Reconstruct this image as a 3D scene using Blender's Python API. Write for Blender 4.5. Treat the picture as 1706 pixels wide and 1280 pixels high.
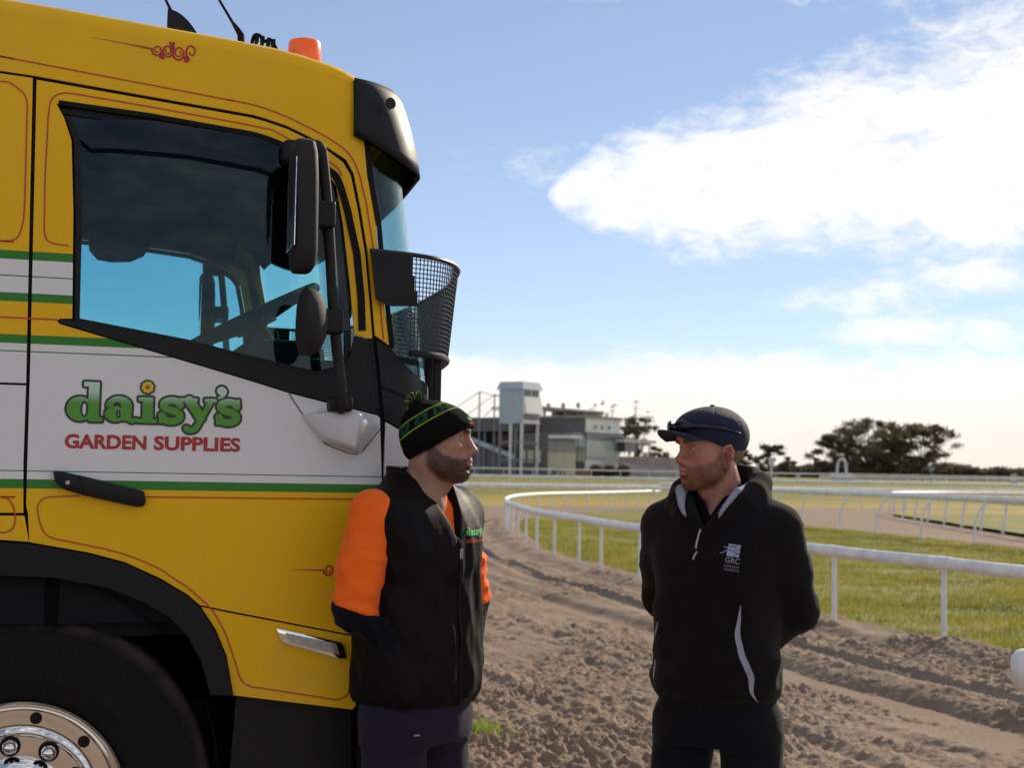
import bpy, bmesh, math, random
import numpy as np
from mathutils import Matrix, Vector
from mathutils.geometry import delaunay_2d_cdt

# ------------------------------------------------------------------ scene, camera, sky, sun, exposure
for o in list(bpy.data.objects):
    bpy.data.objects.remove(o, do_unlink=True)
scene = bpy.context.scene
COL = scene.collection
PI = math.pi
rad = math.radians

SUN_AZ, SUN_EL = rad(36.0), rad(28.0)          # azimuth to the right of the view direction (+Y)

cam_d = bpy.data.cameras.new('camera')
cam = bpy.data.objects.new('camera', cam_d)
COL.objects.link(cam)
scene.camera = cam
cam_d.sensor_fit = 'HORIZONTAL'
cam_d.sensor_width = 36.0
cam_d.lens = 36.0 * 2400.0 / 1706.0
cam_d.clip_start = 0.05
cam_d.clip_end = 9000.0
cam.matrix_world = Matrix.Translation((0, 0, 1.5)) @ Matrix.Rotation(PI / 2 + math.atan(147 / 2400.0), 4, 'X') @ Matrix.Rotation(rad(1.07), 4, 'Z')
cam_d.dof.use_dof = True
cam_d.dof.focus_distance = 4.15
cam_d.dof.aperture_fstop = 5.6

scene.view_settings.view_transform = 'Standard'
scene.view_settings.look = 'None'
scene.view_settings.exposure = 0.18
scene.view_settings.gamma = 1.0
scene.view_settings.use_curve_mapping = False

world = bpy.data.worlds.new('World')
scene.world = world
world.use_nodes = True


class NT:
    """small node-tree writer"""
    def __init__(self, nt):
        self.nt = nt
        nt.nodes.clear()

    def n(self, typ, **kw):
        nd = self.nt.nodes.new(typ)
        ins = kw.pop('ins', {})
        for k, v in kw.items():
            setattr(nd, k, v)
        for k, v in ins.items():
            self.set(nd.inputs[k], v)
        return nd

    def set(self, sock, v):
        if isinstance(v, bpy.types.NodeSocket):
            self.nt.links.new(v, sock)
        elif isinstance(v, bpy.types.Node):
            self.nt.links.new(v.outputs[0], sock)
        else:
            if hasattr(sock.default_value, '__len__') and len(sock.default_value) == 4 and len(v) == 3:
                v = (*v, 1.0)
            sock.default_value = v

    def m(self, op, a, b=0.0, c=0.0, clamp=False):
        nd = self.nt.nodes.new('ShaderNodeMath')
        nd.operation = op
        nd.use_clamp = clamp
        for i, v in enumerate((a, b, c)):
            self.set(nd.inputs[i], v)
        return nd.outputs[0]

    def mix(self, f, a, b, blend='MIX'):
        nd = self.nt.nodes.new('ShaderNodeMix')
        nd.data_type = 'RGBA'
        nd.blend_type = blend
        self.set(nd.inputs[0], f)
        self.set(nd.inputs[6], a)
        self.set(nd.inputs[7], b)
        return nd.outputs[2]

    def noise(self, vec, scale, detail=4.0, rough=0.55, dist=0.0, out=0):
        nd = self.nt.nodes.new('ShaderNodeTexNoise')
        if vec is not None:
            self.set(nd.inputs['Vector'], vec)
        nd.inputs['Scale'].default_value = scale
        nd.inputs['Detail'].default_value = detail
        nd.inputs['Roughness'].default_value = rough
        nd.inputs['Distortion'].default_value = dist
        return nd.outputs[out]

    def smooth(self, v, a, b, lo=0.0, hi=1.0):
        nd = self.nt.nodes.new('ShaderNodeMapRange')
        nd.interpolation_type = 'SMOOTHSTEP'
        self.set(nd.inputs[0], v)
        for i, q in enumerate((a, b, lo, hi)):
            self.set(nd.inputs[i + 1], q)
        return nd.outputs[0]


def build_sky():
    t = NT(world.node_tree)
    out = t.n('ShaderNodeOutputWorld')
    bg = t.n('ShaderNodeBackground')
    bg.inputs[1].default_value = 0.135
    sky = t.n('ShaderNodeTexSky', sky_type='NISHITA', sun_disc=False, sun_elevation=SUN_EL, sun_rotation=SUN_AZ,
              altitude=20.0, air_density=0.75, dust_density=0.0, ozone_density=2.2)
    tc = t.n('ShaderNodeTexCoord')
    sp = t.n('ShaderNodeSeparateXYZ', ins={0: tc.outputs['Generated']})
    x, y, z = sp.outputs
    A = t.m('MULTIPLY', t.m('ARCTAN2', x, y), 180 / PI)
    Ev = t.m('MULTIPLY', t.m('ARCSINE', z), 180 / PI)
    vec = t.n('ShaderNodeCombineXYZ', ins={0: t.m('MULTIPLY', A, 0.16), 1: t.m('MULTIPLY', Ev, 0.34), 2: 0.0})
    wisp = t.m('ADD', t.m('MULTIPLY', t.noise(vec, 1.25, 9.0, 0.62, 0.5), .62), t.m('MULTIPLY', t.noise(vec, 4.2, 7.0, 0.62, 0.6), .38))
    vec2 = t.n('ShaderNodeCombineXYZ', ins={0: t.m('MULTIPLY', A, 0.05), 1: t.m('MULTIPLY', Ev, 0.16), 2: 3.7})
    broad = t.noise(vec2, 1.2, 4.0, 0.5, 0.2)
    # the long cumulus bank that opens to the right
    da = t.m('SUBTRACT', A, 1.3)
    half = t.m('ADD', t.m('MULTIPLY', t.m('SQRT', t.m('MAXIMUM', da, 0.0)), 1.12), 0.02)
    cen = t.m('ADD', t.m('MULTIPLY', da, 0.095), 11.0)
    q = t.m('DIVIDE', t.m('SUBTRACT', Ev, cen), half)
    m1 = t.m('SUBTRACT', 1.0, t.m('MULTIPLY', q, q))
    m1 = t.m('MULTIPLY', m1, t.smooth(A, 70.0, 34.0))
    m1 = t.m('MINIMUM', t.m('MAXIMUM', m1, -1.2), 0.95)
    on = t.smooth(A, 0.4, 2.2)
    m1 = t.m('SUBTRACT', t.m('MULTIPLY', m1, on), t.m('MULTIPLY', t.m('SUBTRACT', 1.0, on), 1.2))
    # low bank round the whole horizon
    top = t.m('ADD', 3.35, t.m('MULTIPLY', broad, 2.6))
    m2 = t.m('MINIMUM', t.m('MULTIPLY', t.m('SUBTRACT', top, Ev), 1.7), 1.5)

    def puff(a0, e0, ra, re, g):
        u = t.m('DIVIDE', t.m('SUBTRACT', A, a0), ra)
        v = t.m('DIVIDE', t.m('SUBTRACT', Ev, e0), re)
        r2 = t.m('ADD', t.m('MULTIPLY', u, u), t.m('MULTIPLY', v, v))
        return t.m('MULTIPLY', t.m('SUBTRACT', 1.0, r2), g)
    m = t.m('MAXIMUM', m1, m2)
    for a0, e0, ra, re, g in ((14.3, 7.1, 3.0, 0.75, .45), (15.2, 5.75, 2.6, 0.5, .4), (19.4, 5.7, 2.4, 0.8, .5),
                              (0.5, 12.4, 1.4, 0.5, .12), (18.0, 7.9, 3.5, 0.8, .5), (9.3, 8.95, 2.6, .4, .15), (17.5, 19.6, 6.0, 0.8, .1)):
        m = t.m('MAXIMUM', m, puff(a0, e0, ra, re, g))
    # scattered cloud of the same kind over the rest of the sky
    away = t.m('MAXIMUM', t.smooth(t.m('ABSOLUTE', A), 45.0, 75.0), t.smooth(Ev, 26.0, 40.0))
    m3 = t.m('MULTIPLY', t.m('SUBTRACT', t.m('MULTIPLY', t.m('SUBTRACT', broad, 0.52), 6.0), t.m('MULTIPLY', t.m('SUBTRACT', 1.0, away), 6.0)), 1.0)
    m = t.m('MAXIMUM', m, m3)
    dens = t.m('ADD', m, t.m('MULTIPLY', t.m('SUBTRACT', wisp, 0.5), 4.6))
    dens = t.smooth(dens, -0.45, 1.15)
    low = t.smooth(Ev, 5.2, 0.5)
    ccol = t.mix(low, (7.6, 7.45, 7.25), (6.7, 6.1, 5.45))
    shade = t.m('ADD', t.m('MULTIPLY', t.smooth(broad, 0.35, 0.7), 0.15), t.m('MULTIPLY', t.smooth(wisp, .52, .36), .10))
    ccol = t.mix(shade, ccol, (5.0, 4.7, 4.5))
    gm = t.n('ShaderNodeGamma')
    gm.inputs[1].default_value = 0.72
    t.set(gm.inputs[0], sky.outputs[0])
    hs = t.n('ShaderNodeHueSaturation')
    hs.inputs['Saturation'].default_value = 0.94
    hs.inputs['Value'].default_value = 1.38
    t.set(hs.inputs['Color'], gm)
    tintc = t.mix(1.0, hs.outputs[0], (1.0, 0.98, 1.03), 'MULTIPLY')
    col = t.mix(dens, tintc, ccol)
    t.set(bg.inputs[0], col)
    t.set(out.inputs[0], bg)


build_sky()
sun_d = bpy.data.lights.new('sun', 'SUN')
sun_d.energy = 5.0
sun_d.angle = rad(0.6)
sun_d.color = (1.0, 0.87, 0.69)
sun = bpy.data.objects.new('sun', sun_d)
COL.objects.link(sun)
sun_dir = Vector((math.sin(SUN_AZ) * math.cos(SUN_EL), math.cos(SUN_AZ) * math.cos(SUN_EL), math.sin(SUN_EL)))
sun.rotation_euler = sun_dir.to_track_quat('Z', 'Y').to_euler()
sun.location = (30, 40, 40)

# ------------------------------------------------------------------ helpers
MATS = {}


def pmat(name, col, rough=0.6, metal=0.0, spec=0.5, var=0.0, vscale=8.0, bump=0.0, bscale=60.0, coat=0.0, build=None, **kw):
    """principled material; var = colour variation by noise, bump = fine relief"""
    if name in MATS:
        return MATS[name]
    m = bpy.data.materials.new(name)
    m.use_nodes = True
    t = NT(m.node_tree)
    out = t.n('ShaderNodeOutputMaterial')
    b = t.n('ShaderNodeBsdfPrincipled')
    t.set(out.inputs[0], b)
    b.inputs['Roughness'].default_value = rough
    b.inputs['Metallic'].default_value = metal
    b.inputs['Specular IOR Level'].default_value = spec
    b.inputs['Coat Weight'].default_value = coat
    b.inputs['Coat Roughness'].default_value = 0.06
    for k, v in kw.items():
        b.inputs[k].default_value = v
    tc = t.n('ShaderNodeTexCoord')
    vec = tc.outputs['Object']
    c = col
    if build:
        c = build(t, vec, b)
    if var > 0:
        nz = t.noise(vec, vscale, 5.0, 0.6)
        k = t.smooth(nz, 0.3, 0.7, 1.0 - var, 1.0 + var)
        hsv = t.n('ShaderNodeHueSaturation')
        t.set(hsv.inputs['Value'], k)
        t.set(hsv.inputs['Color'], c)
        c = hsv.outputs[0]
        if 'rvar' not in kw:
            t.set(b.inputs['Roughness'], t.smooth(nz, 0.3, 0.7, max(rough - 0.08, 0.02), min(rough + 0.08, 1.0)))
    t.set(b.inputs['Base Color'], c)
    if bump > 0:
        bp = t.n('ShaderNodeBump')
        bp.inputs['Strength'].default_value = bump
        bp.inputs['Distance'].default_value = 0.01
        t.set(bp.inputs['Height'], t.noise(vec, bscale, 3.0, 0.6))
        t.set(b.inputs['Normal'], bp)
    MATS[name] = m
    return m


def tag(o, label=None, cat=None, group=None, kind=None):
    if label:
        o['label'] = label
    if cat:
        o['category'] = cat
    if group:
        o['group'] = group
    if kind:
        o['kind'] = kind
    return o


def obj(name, verts, faces, mat, parent=None, smooth=False, mats=None, fmat=None):
    me = bpy.data.meshes.new(name)
    me.from_pydata([tuple(map(float, v)) for v in verts], [], [tuple(map(int, f)) for f in faces])
    for mm in (mats or [mat]):
        me.materials.append(mm)
    if fmat is not None:
        me.polygons.foreach_set('material_index', np.asarray(fmat, dtype=np.int32))
    if smooth:
        me.polygons.foreach_set('use_smooth', np.ones(len(me.polygons), dtype=bool))
    me.update()
    return link(name, me, parent)


def fastobj(name, V, Fq, mat, parent=None, smooth=True):
    """numpy quads/tris to mesh"""
    V = np.asarray(V, dtype=np.float32)
    Fq = np.asarray(Fq, dtype=np.int32)
    me = bpy.data.meshes.new(name)
    me.vertices.add(len(V))
    me.vertices.foreach_set('co', V.ravel())
    k = Fq.shape[1]
    me.loops.add(Fq.size)
    me.loops.foreach_set('vertex_index', Fq.ravel())
    me.polygons.add(len(Fq))
    me.polygons.foreach_set('loop_start', np.arange(0, Fq.size, k, dtype=np.int32))
    me.polygons.foreach_set('loop_total', np.full(len(Fq), k, dtype=np.int32))
    me.polygons.foreach_set('use_smooth', np.full(len(Fq), smooth, dtype=bool))
    me.materials.append(mat)
    me.update(calc_edges=True)
    me.validate()
    return link(name, me, parent)


def link(name, me, parent=None):
    o = bpy.data.objects.new(name, me)
    COL.objects.link(o)
    if parent:
        o.parent = parent
    return o


def empty(name, loc=(0, 0, 0), rz=0.0, parent=None):
    o = bpy.data.objects.new(name, None)
    COL.objects.link(o)
    o.location = loc
    o.rotation_euler = (0, 0, rz)
    o.empty_display_size = 0.2
    if parent:
        o.parent = parent
    return o


class MB:
    """collects simple solids into one mesh"""
    def __init__(self):
        self.v, self.f = [], []

    def add(self, v, f):
        k = len(self.v)
        self.v += [tuple(p) for p in v]
        self.f += [tuple(i + k for i in q) for q in f]
        return self

    def box(self, x0, x1, y0, y1, z0, z1):
        v = [(x0, y0, z0), (x1, y0, z0), (x1, y1, z0), (x0, y1, z0), (x0, y0, z1), (x1, y0, z1), (x1, y1, z1), (x0, y1, z1)]
        return self.add(v, [(3, 2, 1, 0), (4, 5, 6, 7), (0, 1, 5, 4), (1, 2, 6, 5), (2, 3, 7, 6), (3, 0, 4, 7)])

    def tube(self, pts, r, n=10, caps=True, rz=None):
        pts = [Vector(p) for p in pts]
        rs = r if hasattr(r, '__len__') else [r] * len(pts)
        k = len(self.v)
        prev = None
        for i, p in enumerate(pts):
            d = (pts[min(i + 1, len(pts) - 1)] - pts[max(i - 1, 0)]).normalized()
            ref = Vector((0, 0, 1)) if abs(d.z) < 0.9 else Vector((1, 0, 0))
            a = d.cross(ref).normalized()
            if prev is not None and a.dot(prev) < 0:
                a = -a
            b = a.cross(d)
            prev = a
            for j in range(n):
                an = 2 * PI * j / n
                self.v.append(tuple(p + (a * math.cos(an) + b * math.sin(an) * (rz or 1.0)) * rs[i]))
        for i in range(len(pts) - 1):
            for j in range(n):
                j2 = (j + 1) % n
                self.f.append((k + i * n + j, k + i * n + j2, k + (i + 1) * n + j2, k + (i + 1) * n + j))
        if caps:
            self.f.append(tuple(k + j for j in range(n))[::-1])
            e = k + (len(pts) - 1) * n
            self.f.append(tuple(e + j for j in range(n)))
        return self

    def prism(self, poly, y0, y1, axis='y'):
        """polygon in (a,b) extruded along an axis"""
        n = len(poly)
        mk = {'y': lambda a, b, c: (a, c, b), 'x': lambda a, b, c: (c, a, b), 'z': lambda a, b, c: (a, b, c)}[axis]
        k = len(self.v)
        for c in (y0, y1):
            self.v += [mk(a, b, c) for a, b in poly]
        self.f.append(tuple(k + i for i in range(n)))
        self.f.append(tuple(k + n + i for i in range(n))[::-1])
        for i in range(n):
            j = (i + 1) % n
            self.f.append((k + j, k + i, k + n + i, k + n + j))
        return self

    def build(self, name, mat, parent=None, smooth=False, bevel=0.0):
        me = bpy.data.meshes.new(name)
        me.from_pydata(self.v, [], self.f)
        bm = bmesh.new()
        bm.from_mesh(me)
        bmesh.ops.recalc_face_normals(bm, faces=bm.faces)
        if bevel > 0:
            bmesh.ops.bevel(bm, geom=[e for e in bm.edges if e.calc_face_angle(0) > 0.5], offset=bevel, segments=2, affect='EDGES', profile=0.5)
        bm.to_mesh(me)
        bm.free()
        me.materials.append(mat)
        if smooth:
            me.polygons.foreach_set('use_smooth', np.ones(len(me.polygons), dtype=bool))
            try:
                me.set_sharp_from_angle(angle=rad(40))
            except Exception:
                pass
        return link(name, me, parent)


def catmull(pts, n=8, closed=False):
    P = [np.array(p, float) for p in pts]
    out = []
    N = len(P)
    rng = range(N if closed else N - 1)
    for i in rng:
        g = lambda k: P[k % N] if closed else P[min(max(k, 0), N - 1)]
        p0, p1, p2, p3 = g(i - 1), g(i), g(i + 1), g(i + 2)
        for j in range(n):
            t = j / n
            out.append(0.5 * ((2 * p1) + (-p0 + p2) * t + (2 * p0 - 5 * p1 + 4 * p2 - p3) * t * t + (-p0 + 3 * p1 - 3 * p2 + p3) * t ** 3))
    if not closed:
        out.append(P[-1])
    return np.array(out)


def resample(P, step):
    P = np.asarray(P)
    d = np.r_[0, np.cumsum(np.linalg.norm(np.diff(P, axis=0), axis=1))]
    n = max(2, int(d[-1] / step) + 1)
    s = np.linspace(0, d[-1], n)
    return np.stack([np.interp(s, d, P[:, k]) for k in range(P.shape[1])], 1)


def hash2(xi, yi, seed):
    n = (xi.astype(np.int64) * 374761393 + yi.astype(np.int64) * 668265263 + seed * 1442695041) & 0xffffffff
    n = ((n ^ (n >> 13)) * 1274126177) & 0xffffffff
    n = n ^ (n >> 16)
    return (n & 0xffff) / 65535.0


def vnoise(x, y, seed=0):
    x = np.asarray(x, float)
    y = np.asarray(y, float)
    xi, yi = np.floor(x), np.floor(y)
    fx, fy = x - xi, y - yi
    fx = fx * fx * (3 - 2 * fx)
    fy = fy * fy * (3 - 2 * fy)
    a, b = hash2(xi, yi, seed), hash2(xi + 1, yi, seed)
    c, d = hash2(xi, yi + 1, seed), hash2(xi + 1, yi + 1, seed)
    return (a * (1 - fx) + b * fx) * (1 - fy) + (c * (1 - fx) + d * fx) * fy


def fbm(x, y, oct=4, seed=0, gain=0.5):
    s, a, tot = 0.0, 1.0, 0.0
    for i in range(oct):
        s = s + a * vnoise(x * 2 ** i, y * 2 ** i, seed + i * 17)
        tot += a
        a *= gain
    return s / tot


def inside(poly, X, Y):
    P = np.asarray(poly)
    r = np.zeros(np.shape(X), bool)
    j = len(P) - 1
    for i in range(len(P)):
        xi, yi, xj, yj = P[i, 0], P[i, 1], P[j, 0], P[j, 1]
        c = ((yi > Y) != (yj > Y)) & (X < (xj - xi) * (Y - yi) / (yj - yi + 1e-12) + xi)
        r ^= c
        j = i
    return r


def dist_path(P, X, Y):
    """distance to a polyline"""
    best = np.full(np.shape(X), 1e9)
    for (ax, ay), (bx, by) in zip(P[:-1], P[1:]):
        dx, dy = bx - ax, by - ay
        t = np.clip(((X - ax) * dx + (Y - ay) * dy) / (dx * dx + dy * dy + 1e-12), 0, 1)
        best = np.minimum(best, (X - ax - t * dx) ** 2 + (Y - ay - t * dy) ** 2)
    return np.sqrt(best)


def terrain(Y):
    """the course lies level and rises gently towards the stand"""
    return np.interp(Y, [0, 82, 120, 170, 260, 5000], [0, 0, 0.85, 1.25, 1.5, 1.5])

# ------------------------------------------------------------------ ground
def grass_col(t, vec, b):
    sp = t.n('ShaderNodeSeparateXYZ', ins={0: vec})
    n1 = t.noise(vec, 0.22, 5.0, 0.6)
    n2 = t.noise(vec, 2.6, 5.0, 0.65)
    n3 = t.noise(vec, 22.0, 3.0, 0.6)
    c = t.mix(t.smooth(n1, 0.38, 0.62), (0.145, 0.150, 0.022), (0.265, 0.210, 0.034))
    c = t.mix(t.smooth(n2, 0.35, 0.7), c, (0.115, 0.120, 0.020))
    n4 = t.noise(vec, 0.9, 4.0, 0.7, 0.6)
    c = t.mix(t.smooth(n4, 0.52, 0.66, 0.0, 0.8), c, (0.060, 0.080, 0.016))
    c = t.mix(t.smooth(n3, 0.45, 0.75, 0.0, 0.6), c, (0.27, 0.225, 0.060))
    # the dry strip outside the outer rail
    dry = t.m('MULTIPLY', t.smooth(sp.outputs[1], 60.0, 66.0), t.smooth(sp.outputs[1], 92.0, 80.0))
    c = t.mix(t.m('MULTIPLY', dry, 0.8), c, (0.33, 0.235, 0.040))
    return c


M_grass = pmat('grass_turf', None, rough=0.9, spec=0.15, build=grass_col, bump=0.9, bscale=14.0)


def sand_col(t, vec, b):
    n1 = t.noise(vec, 0.8, 5.0, 0.6)
    n2 = t.noise(vec, 24.0, 4.0, 0.65)
    c = t.mix(t.smooth(n1, 0.35, 0.65), (0.285, 0.212, 0.158), (0.230, 0.166, 0.122))
    c = t.mix(t.smooth(n2, 0.4, 0.75, 0.0, 0.5), c, (0.140, 0.098, 0.072))
    return c


M_sand = pmat('track_sand', None, rough=0.95, spec=0.1, build=sand_col, bump=0.8, bscale=55.0)

# rail lines on the ground (x, y)
RAIL_A = catmull([(7.6, 3.2), (5.6, 7.6), (4.15, 11.67), (3.84, 12.75), (3.26, 14.49), (1.52, 20.9), (1.22, 23.0), (.9, 24.6), (.62, 26.3), (.42, 27.9),
                  (.15, 31.3), (-.08, 35.5), (-.08, 40), (.25, 45), (1.1, 49.6), (2.6, 53.4), (4.2, 57.6), (5.9, 62.5), (6.6, 63.5)], 10)
RAIL_B = catmull([(6.6, 63.5), (7.5, 60), (7.9, 53), (8.4, 47), (8.83, 43.66), (9.2, 42.0), (9.62, 40.1), (9.99, 37.7), (10.41, 35.3), (10.94, 32.66), (12.6, 25), (15, 15), (17, 8)], 10)
RAIL_C = catmull([(13.8, 34), (14.4, 41.9), (14.75, 46.2), (14.95, 48.5), (15.2, 52), (15.6, 56), (16.1, 60.5), (17.2, 64.5), (19.5, 68.5), (24, 71.5), (32, 74), (44, 76)], 10)
RAIL_E = catmull([(-34, 57), (-16, 61.5), (-6, 65), (-1.6, 67), (4, 70), (12, 74.5), (22, 78.5), (36, 81), (56, 82)], 8)
ISLAND = np.vstack([RAIL_A, RAIL_B[1:]])
INF_C = np.vstack([RAIL_C, [(70, 76), (70, 20), (13.4, 20)]])


def make_ground():
    xs = np.r_[-1500, -700, np.linspace(-300, 300, 61), 700, 1500]
    ys = np.r_[-60, -20, np.linspace(0, 300, 121), 420, 700, 1200, 2500, 5000]
    X, Y = np.meshgrid(xs, ys)
    Z = terrain(Y) - 0.09 * (Y < 84)
    V = np.stack([X.ravel(), Y.ravel(), Z.ravel()], 1)
    nx, ny = len(xs), len(ys)
    I = np.arange(nx * ny).reshape(ny, nx)
    Fq = np.stack([I[:-1, :-1], I[:-1, 1:], I[1:, 1:], I[1:, :-1]], -1).reshape(-1, 4)
    g = fastobj('ground', V, Fq, M_grass)
    tag(g, 'grass ground of the racecourse stretching to the horizon', 'ground', kind='structure')


make_ground()


def sand_height(X, Y, fine=True):
    w = dist_path(RAIL_A[8:150:2], X, Y)
    w2 = np.abs(w + 0.10 * (fbm(X * 0.5, Y * 0.5, 3, 5) - 0.5))
    h = 0.05 * (fbm(X * 0.35, Y * 0.22, 3, 1) - 0.5)
    # kicked-up bank along the rail
    h = h + 0.075 * np.exp(-((w2 - 0.10) / 0.22) ** 2) * (0.55 + 0.9 * fbm(X * 3.1, Y * 3.1, 3, 9))
    near = np.clip((26 - Y) / 12, 0, 1)
    # harrow furrows parallel to the rail
    wob = w + 0.25 * fbm(X * 0.3, Y * 0.3, 3, 21)
    h = h + 0.018 * np.sin(wob * 2 * PI / 0.36) * np.clip(fbm(X * 0.9, Y * 0.5, 3, 31) * 2.2 - 0.5, 0, 1)
    h = h + 0.022 * (vnoise(wob * 10.0, (X * .2 + Y) * 1.1, 33) - .5)
    # wheel rut: a step down with a smooth pressed floor
    e = np.clip((w - 1.72 - 0.16 * (fbm(X * 1.3, Y * 1.3, 3, 41) - .5)) / 0.16, 0, 1)
    step = e * e * (3 - 2 * e)
    floor_ = np.clip(1 - np.abs(w - 1.96) / 0.17, 0, 1)
    rut_on = np.clip((X + 0.6) / 2.2, 0, 1)
    h = h - 0.060 * step * np.clip((3.3 - w) / 1.2, 0, 1) * rut_on
    h = h + 0.05 * np.exp(-((w - 1.58) / 0.12) ** 2) * rut_on * (0.5 + fbm(X * 4, Y * 4, 2, 44))
    press2 = np.clip(1 - np.abs(w - 4.3 - .3 * fbm(X * .4, Y * .4, 2, 77)) / 0.22, 0, 1) * np.clip(fbm(X * .8, Y * .5, 2, 79) * 3 - 1, 0, 1)
    smooth_k = 1 - 0.62 * np.clip(floor_ * rut_on + 0.8 * press2, 0, 1)
    # clods
    c1 = fbm(X * 12.0, Y * 12.0, 3, 51, .6)
    c2 = fbm(X * 30.0, Y * 30.0, 2, 61, .6)
    patch = np.clip(fbm(X * 1.1, Y * 0.8, 3, 71) * 2.4 - 0.55, 0.2, 1.25)
    clod = 0.026 * np.clip(c1 - 0.45, 0, 1) * 2.0 + 0.040 * np.clip(c2 - 0.42, 0, 1) * 2 - 0.04 * np.clip(0.38 - c1, 0, 1)
    h = h + 1.35 * clod * patch * smooth_k * (0.75 + 0.25 * near)
    # hoof pits
    pit = vnoise(X * 4.6, Y * 4.6, 81)
    h = h - 0.05 * np.clip(pit - 0.80, 0, 1) * 5 * smooth_k * np.clip((w - 0.5), 0, 1)
    # tyre lugs on the pressed strips
    h = h + 0.006 * np.sin((X * .35 + Y) * 2 * PI / 0.10) * np.clip(floor_ * rut_on + .8 * press2, 0, 1)
    return h + 0.012


def make_sand():
    Vs, Fs, k = [], [], 0
    for (x0, x1, dx, y0, y1, dy, off) in ((-1.5, 4.9, 0.018, 6.2, 13.0, 0.016, 0.0), (-2.2, 6.5, 0.035, 13.0, 24.0, 0.035, 0.0), (-3.0, 9.0, 0.075, 24.0, 48.0, 0.1, 0.0)):
        xs = np.arange(x0, x1 + dx / 2, dx)
        ys = np.arange(y0, y1 + dy / 2, dy)
        X, Y = np.meshgrid(xs, ys)
        Z = sand_height(X, Y)
        e_ = np.clip(np.minimum((X - x0) / .7, 1), 0, 1) * (np.clip((Y - y0) / .4, 0, 1) if y0 < 7 else 1) * (np.clip((y1 - Y) / 3.0, 0, 1) if y1 > 40 else 1)
        Z = -.047 + (Z + .047) * e_ * e_ * (3 - 2 * e_)
        ins = inside(ISLAND, X, Y)
        I = np.arange(X.size).reshape(X.shape) + k
        Fq = np.stack([I[:-1, :-1], I[:-1, 1:], I[1:, 1:], I[1:, :-1]], -1)
        keep = ~(ins[:-1, :-1] & ins[1:, 1:] & ins[:-1, 1:] & ins[1:, :-1] & (dist_path(RAIL_A[8:150:2], X, Y)[:-1, :-1] > 0.3))
        Vs.append(np.stack([X.ravel(), Y.ravel(), Z.ravel()], 1))
        Fs.append(Fq[keep])
        k += X.size
    # coarse surround just under the detailed part
    xs = np.arange(-60, 60.1, 1.5)
    ys = np.arange(-12, 84.1, 1.0)
    X, Y = np.meshgrid(xs, ys)
    out = np.interp(X, RAIL_E[:, 0], RAIL_E[:, 1]) - 1.2
    Y = np.minimum(Y, np.maximum(out, 50))
    Z = np.full(X.shape, -0.045)
    I = np.arange(X.size).reshape(X.shape) + k
    Fq = np.stack([I[:-1, :-1], I[:-1, 1:], I[1:, 1:], I[1:, :-1]], -1).reshape(-1, 4)
    Vs.append(np.stack([X.ravel(), Y.ravel(), Z.ravel()], 1))
    Fs.append(Fq)
    s = fastobj('sand_track', np.vstack(Vs), np.vstack(Fs), M_sand)
    tag(s, 'churned brown sand of the training track with ruts and clods', 'sand track', kind='structure')


make_sand()


def poly_sheet(name, poly, z, mat, step, hfun=None):
    P = resample(np.vstack([poly, poly[:1]]), step)[:-1]
    lo, hi = P.min(0), P.max(0)
    gx, gy = np.meshgrid(np.arange(lo[0], hi[0], step), np.arange(lo[1], hi[1], step))
    ok = inside(P, gx, gy) & (dist_path(np.vstack([P, P[:1]]), gx, gy) > step * 0.45)
    pts = [Vector(p) for p in P] + [Vector((a, b)) for a, b in zip(gx[ok], gy[ok])]
    n = len(P)
    res = delaunay_2d_cdt(pts, [], [list(range(n))], 1, 1e-5)
    v2 = np.array([(p.x, p.y) for p in res[0]])
    zz = np.full(len(v2), z) if hfun is None else z + hfun(v2[:, 0], v2[:, 1])
    return fastobj(name, np.c_[v2, zz], np.array([f for f in res[2] if len(f) == 3]), mat)


def lawn_h(X, Y):
    w = dist_path(RAIL_A[8:150:2], X, Y)
    return 0.06 * fbm(X * 0.5, Y * 0.4, 4, 101) + 0.03 * fbm(X * 2.3, Y * 2.3, 3, 103) - 0.02 * np.exp(-w / .2)


g = poly_sheet('infield_grass', ISLAND, 0.0, M_grass, 0.34, lawn_h)
tag(g, 'yellow green grass infield inside the near white rail', 'grass', kind='structure')
g = poly_sheet('far_infield_grass', INF_C, 0.0, M_grass, 2.2, lambda X, Y: 0.10 * fbm(X * .3, Y * .3, 3, 105))
tag(g, 'sunlit yellow grass inside the far hairpin rail', 'grass', kind='structure')


# grass blades standing on the near infield
def blade_field(name, X, Y, Z, hgt, wid, rng, mat, parent=None):
    n = len(X)
    a = rng.uniform(0, 2 * PI, n)
    h = hgt * rng.uniform(0.45, 1.25, n)
    lean = rng.normal(0, 0.35, (n, 2)) * h[:, None]
    dx, dy = np.cos(a) * wid, np.sin(a) * wid
    V = np.empty((n, 3, 3))
    V[:, 0] = np.c_[X - dx, Y - dy, Z - 0.01]
    V[:, 1] = np.c_[X + dx, Y + dy, Z - 0.01]
    V[:, 2] = np.c_[X + lean[:, 0], Y + lean[:, 1], Z + h]
    return fastobj(name, V.reshape(-1, 3), np.arange(n * 3).reshape(-1, 3), mat, parent, smooth=False)


def blade_col(t, vec, b):
    n1 = t.noise(vec, 1.3, 4.0, 0.6)
    n2 = t.noise(vec, 30.0, 2.0, 0.6)
    c = t.mix(t.smooth(n1, 0.35, 0.65), (0.19, 0.21, 0.028), (0.33, 0.28, 0.042))
    n4 = t.noise(vec, 0.9, 4.0, 0.7, 0.6)
    c = t.mix(t.smooth(n4, 0.50, 0.64, 0.0, 0.85), c, (0.075, 0.105, 0.018))
    return t.mix(t.smooth(n2, 0.5, 0.75, 0, .7), c, (0.38, 0.31, 0.10))


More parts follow.
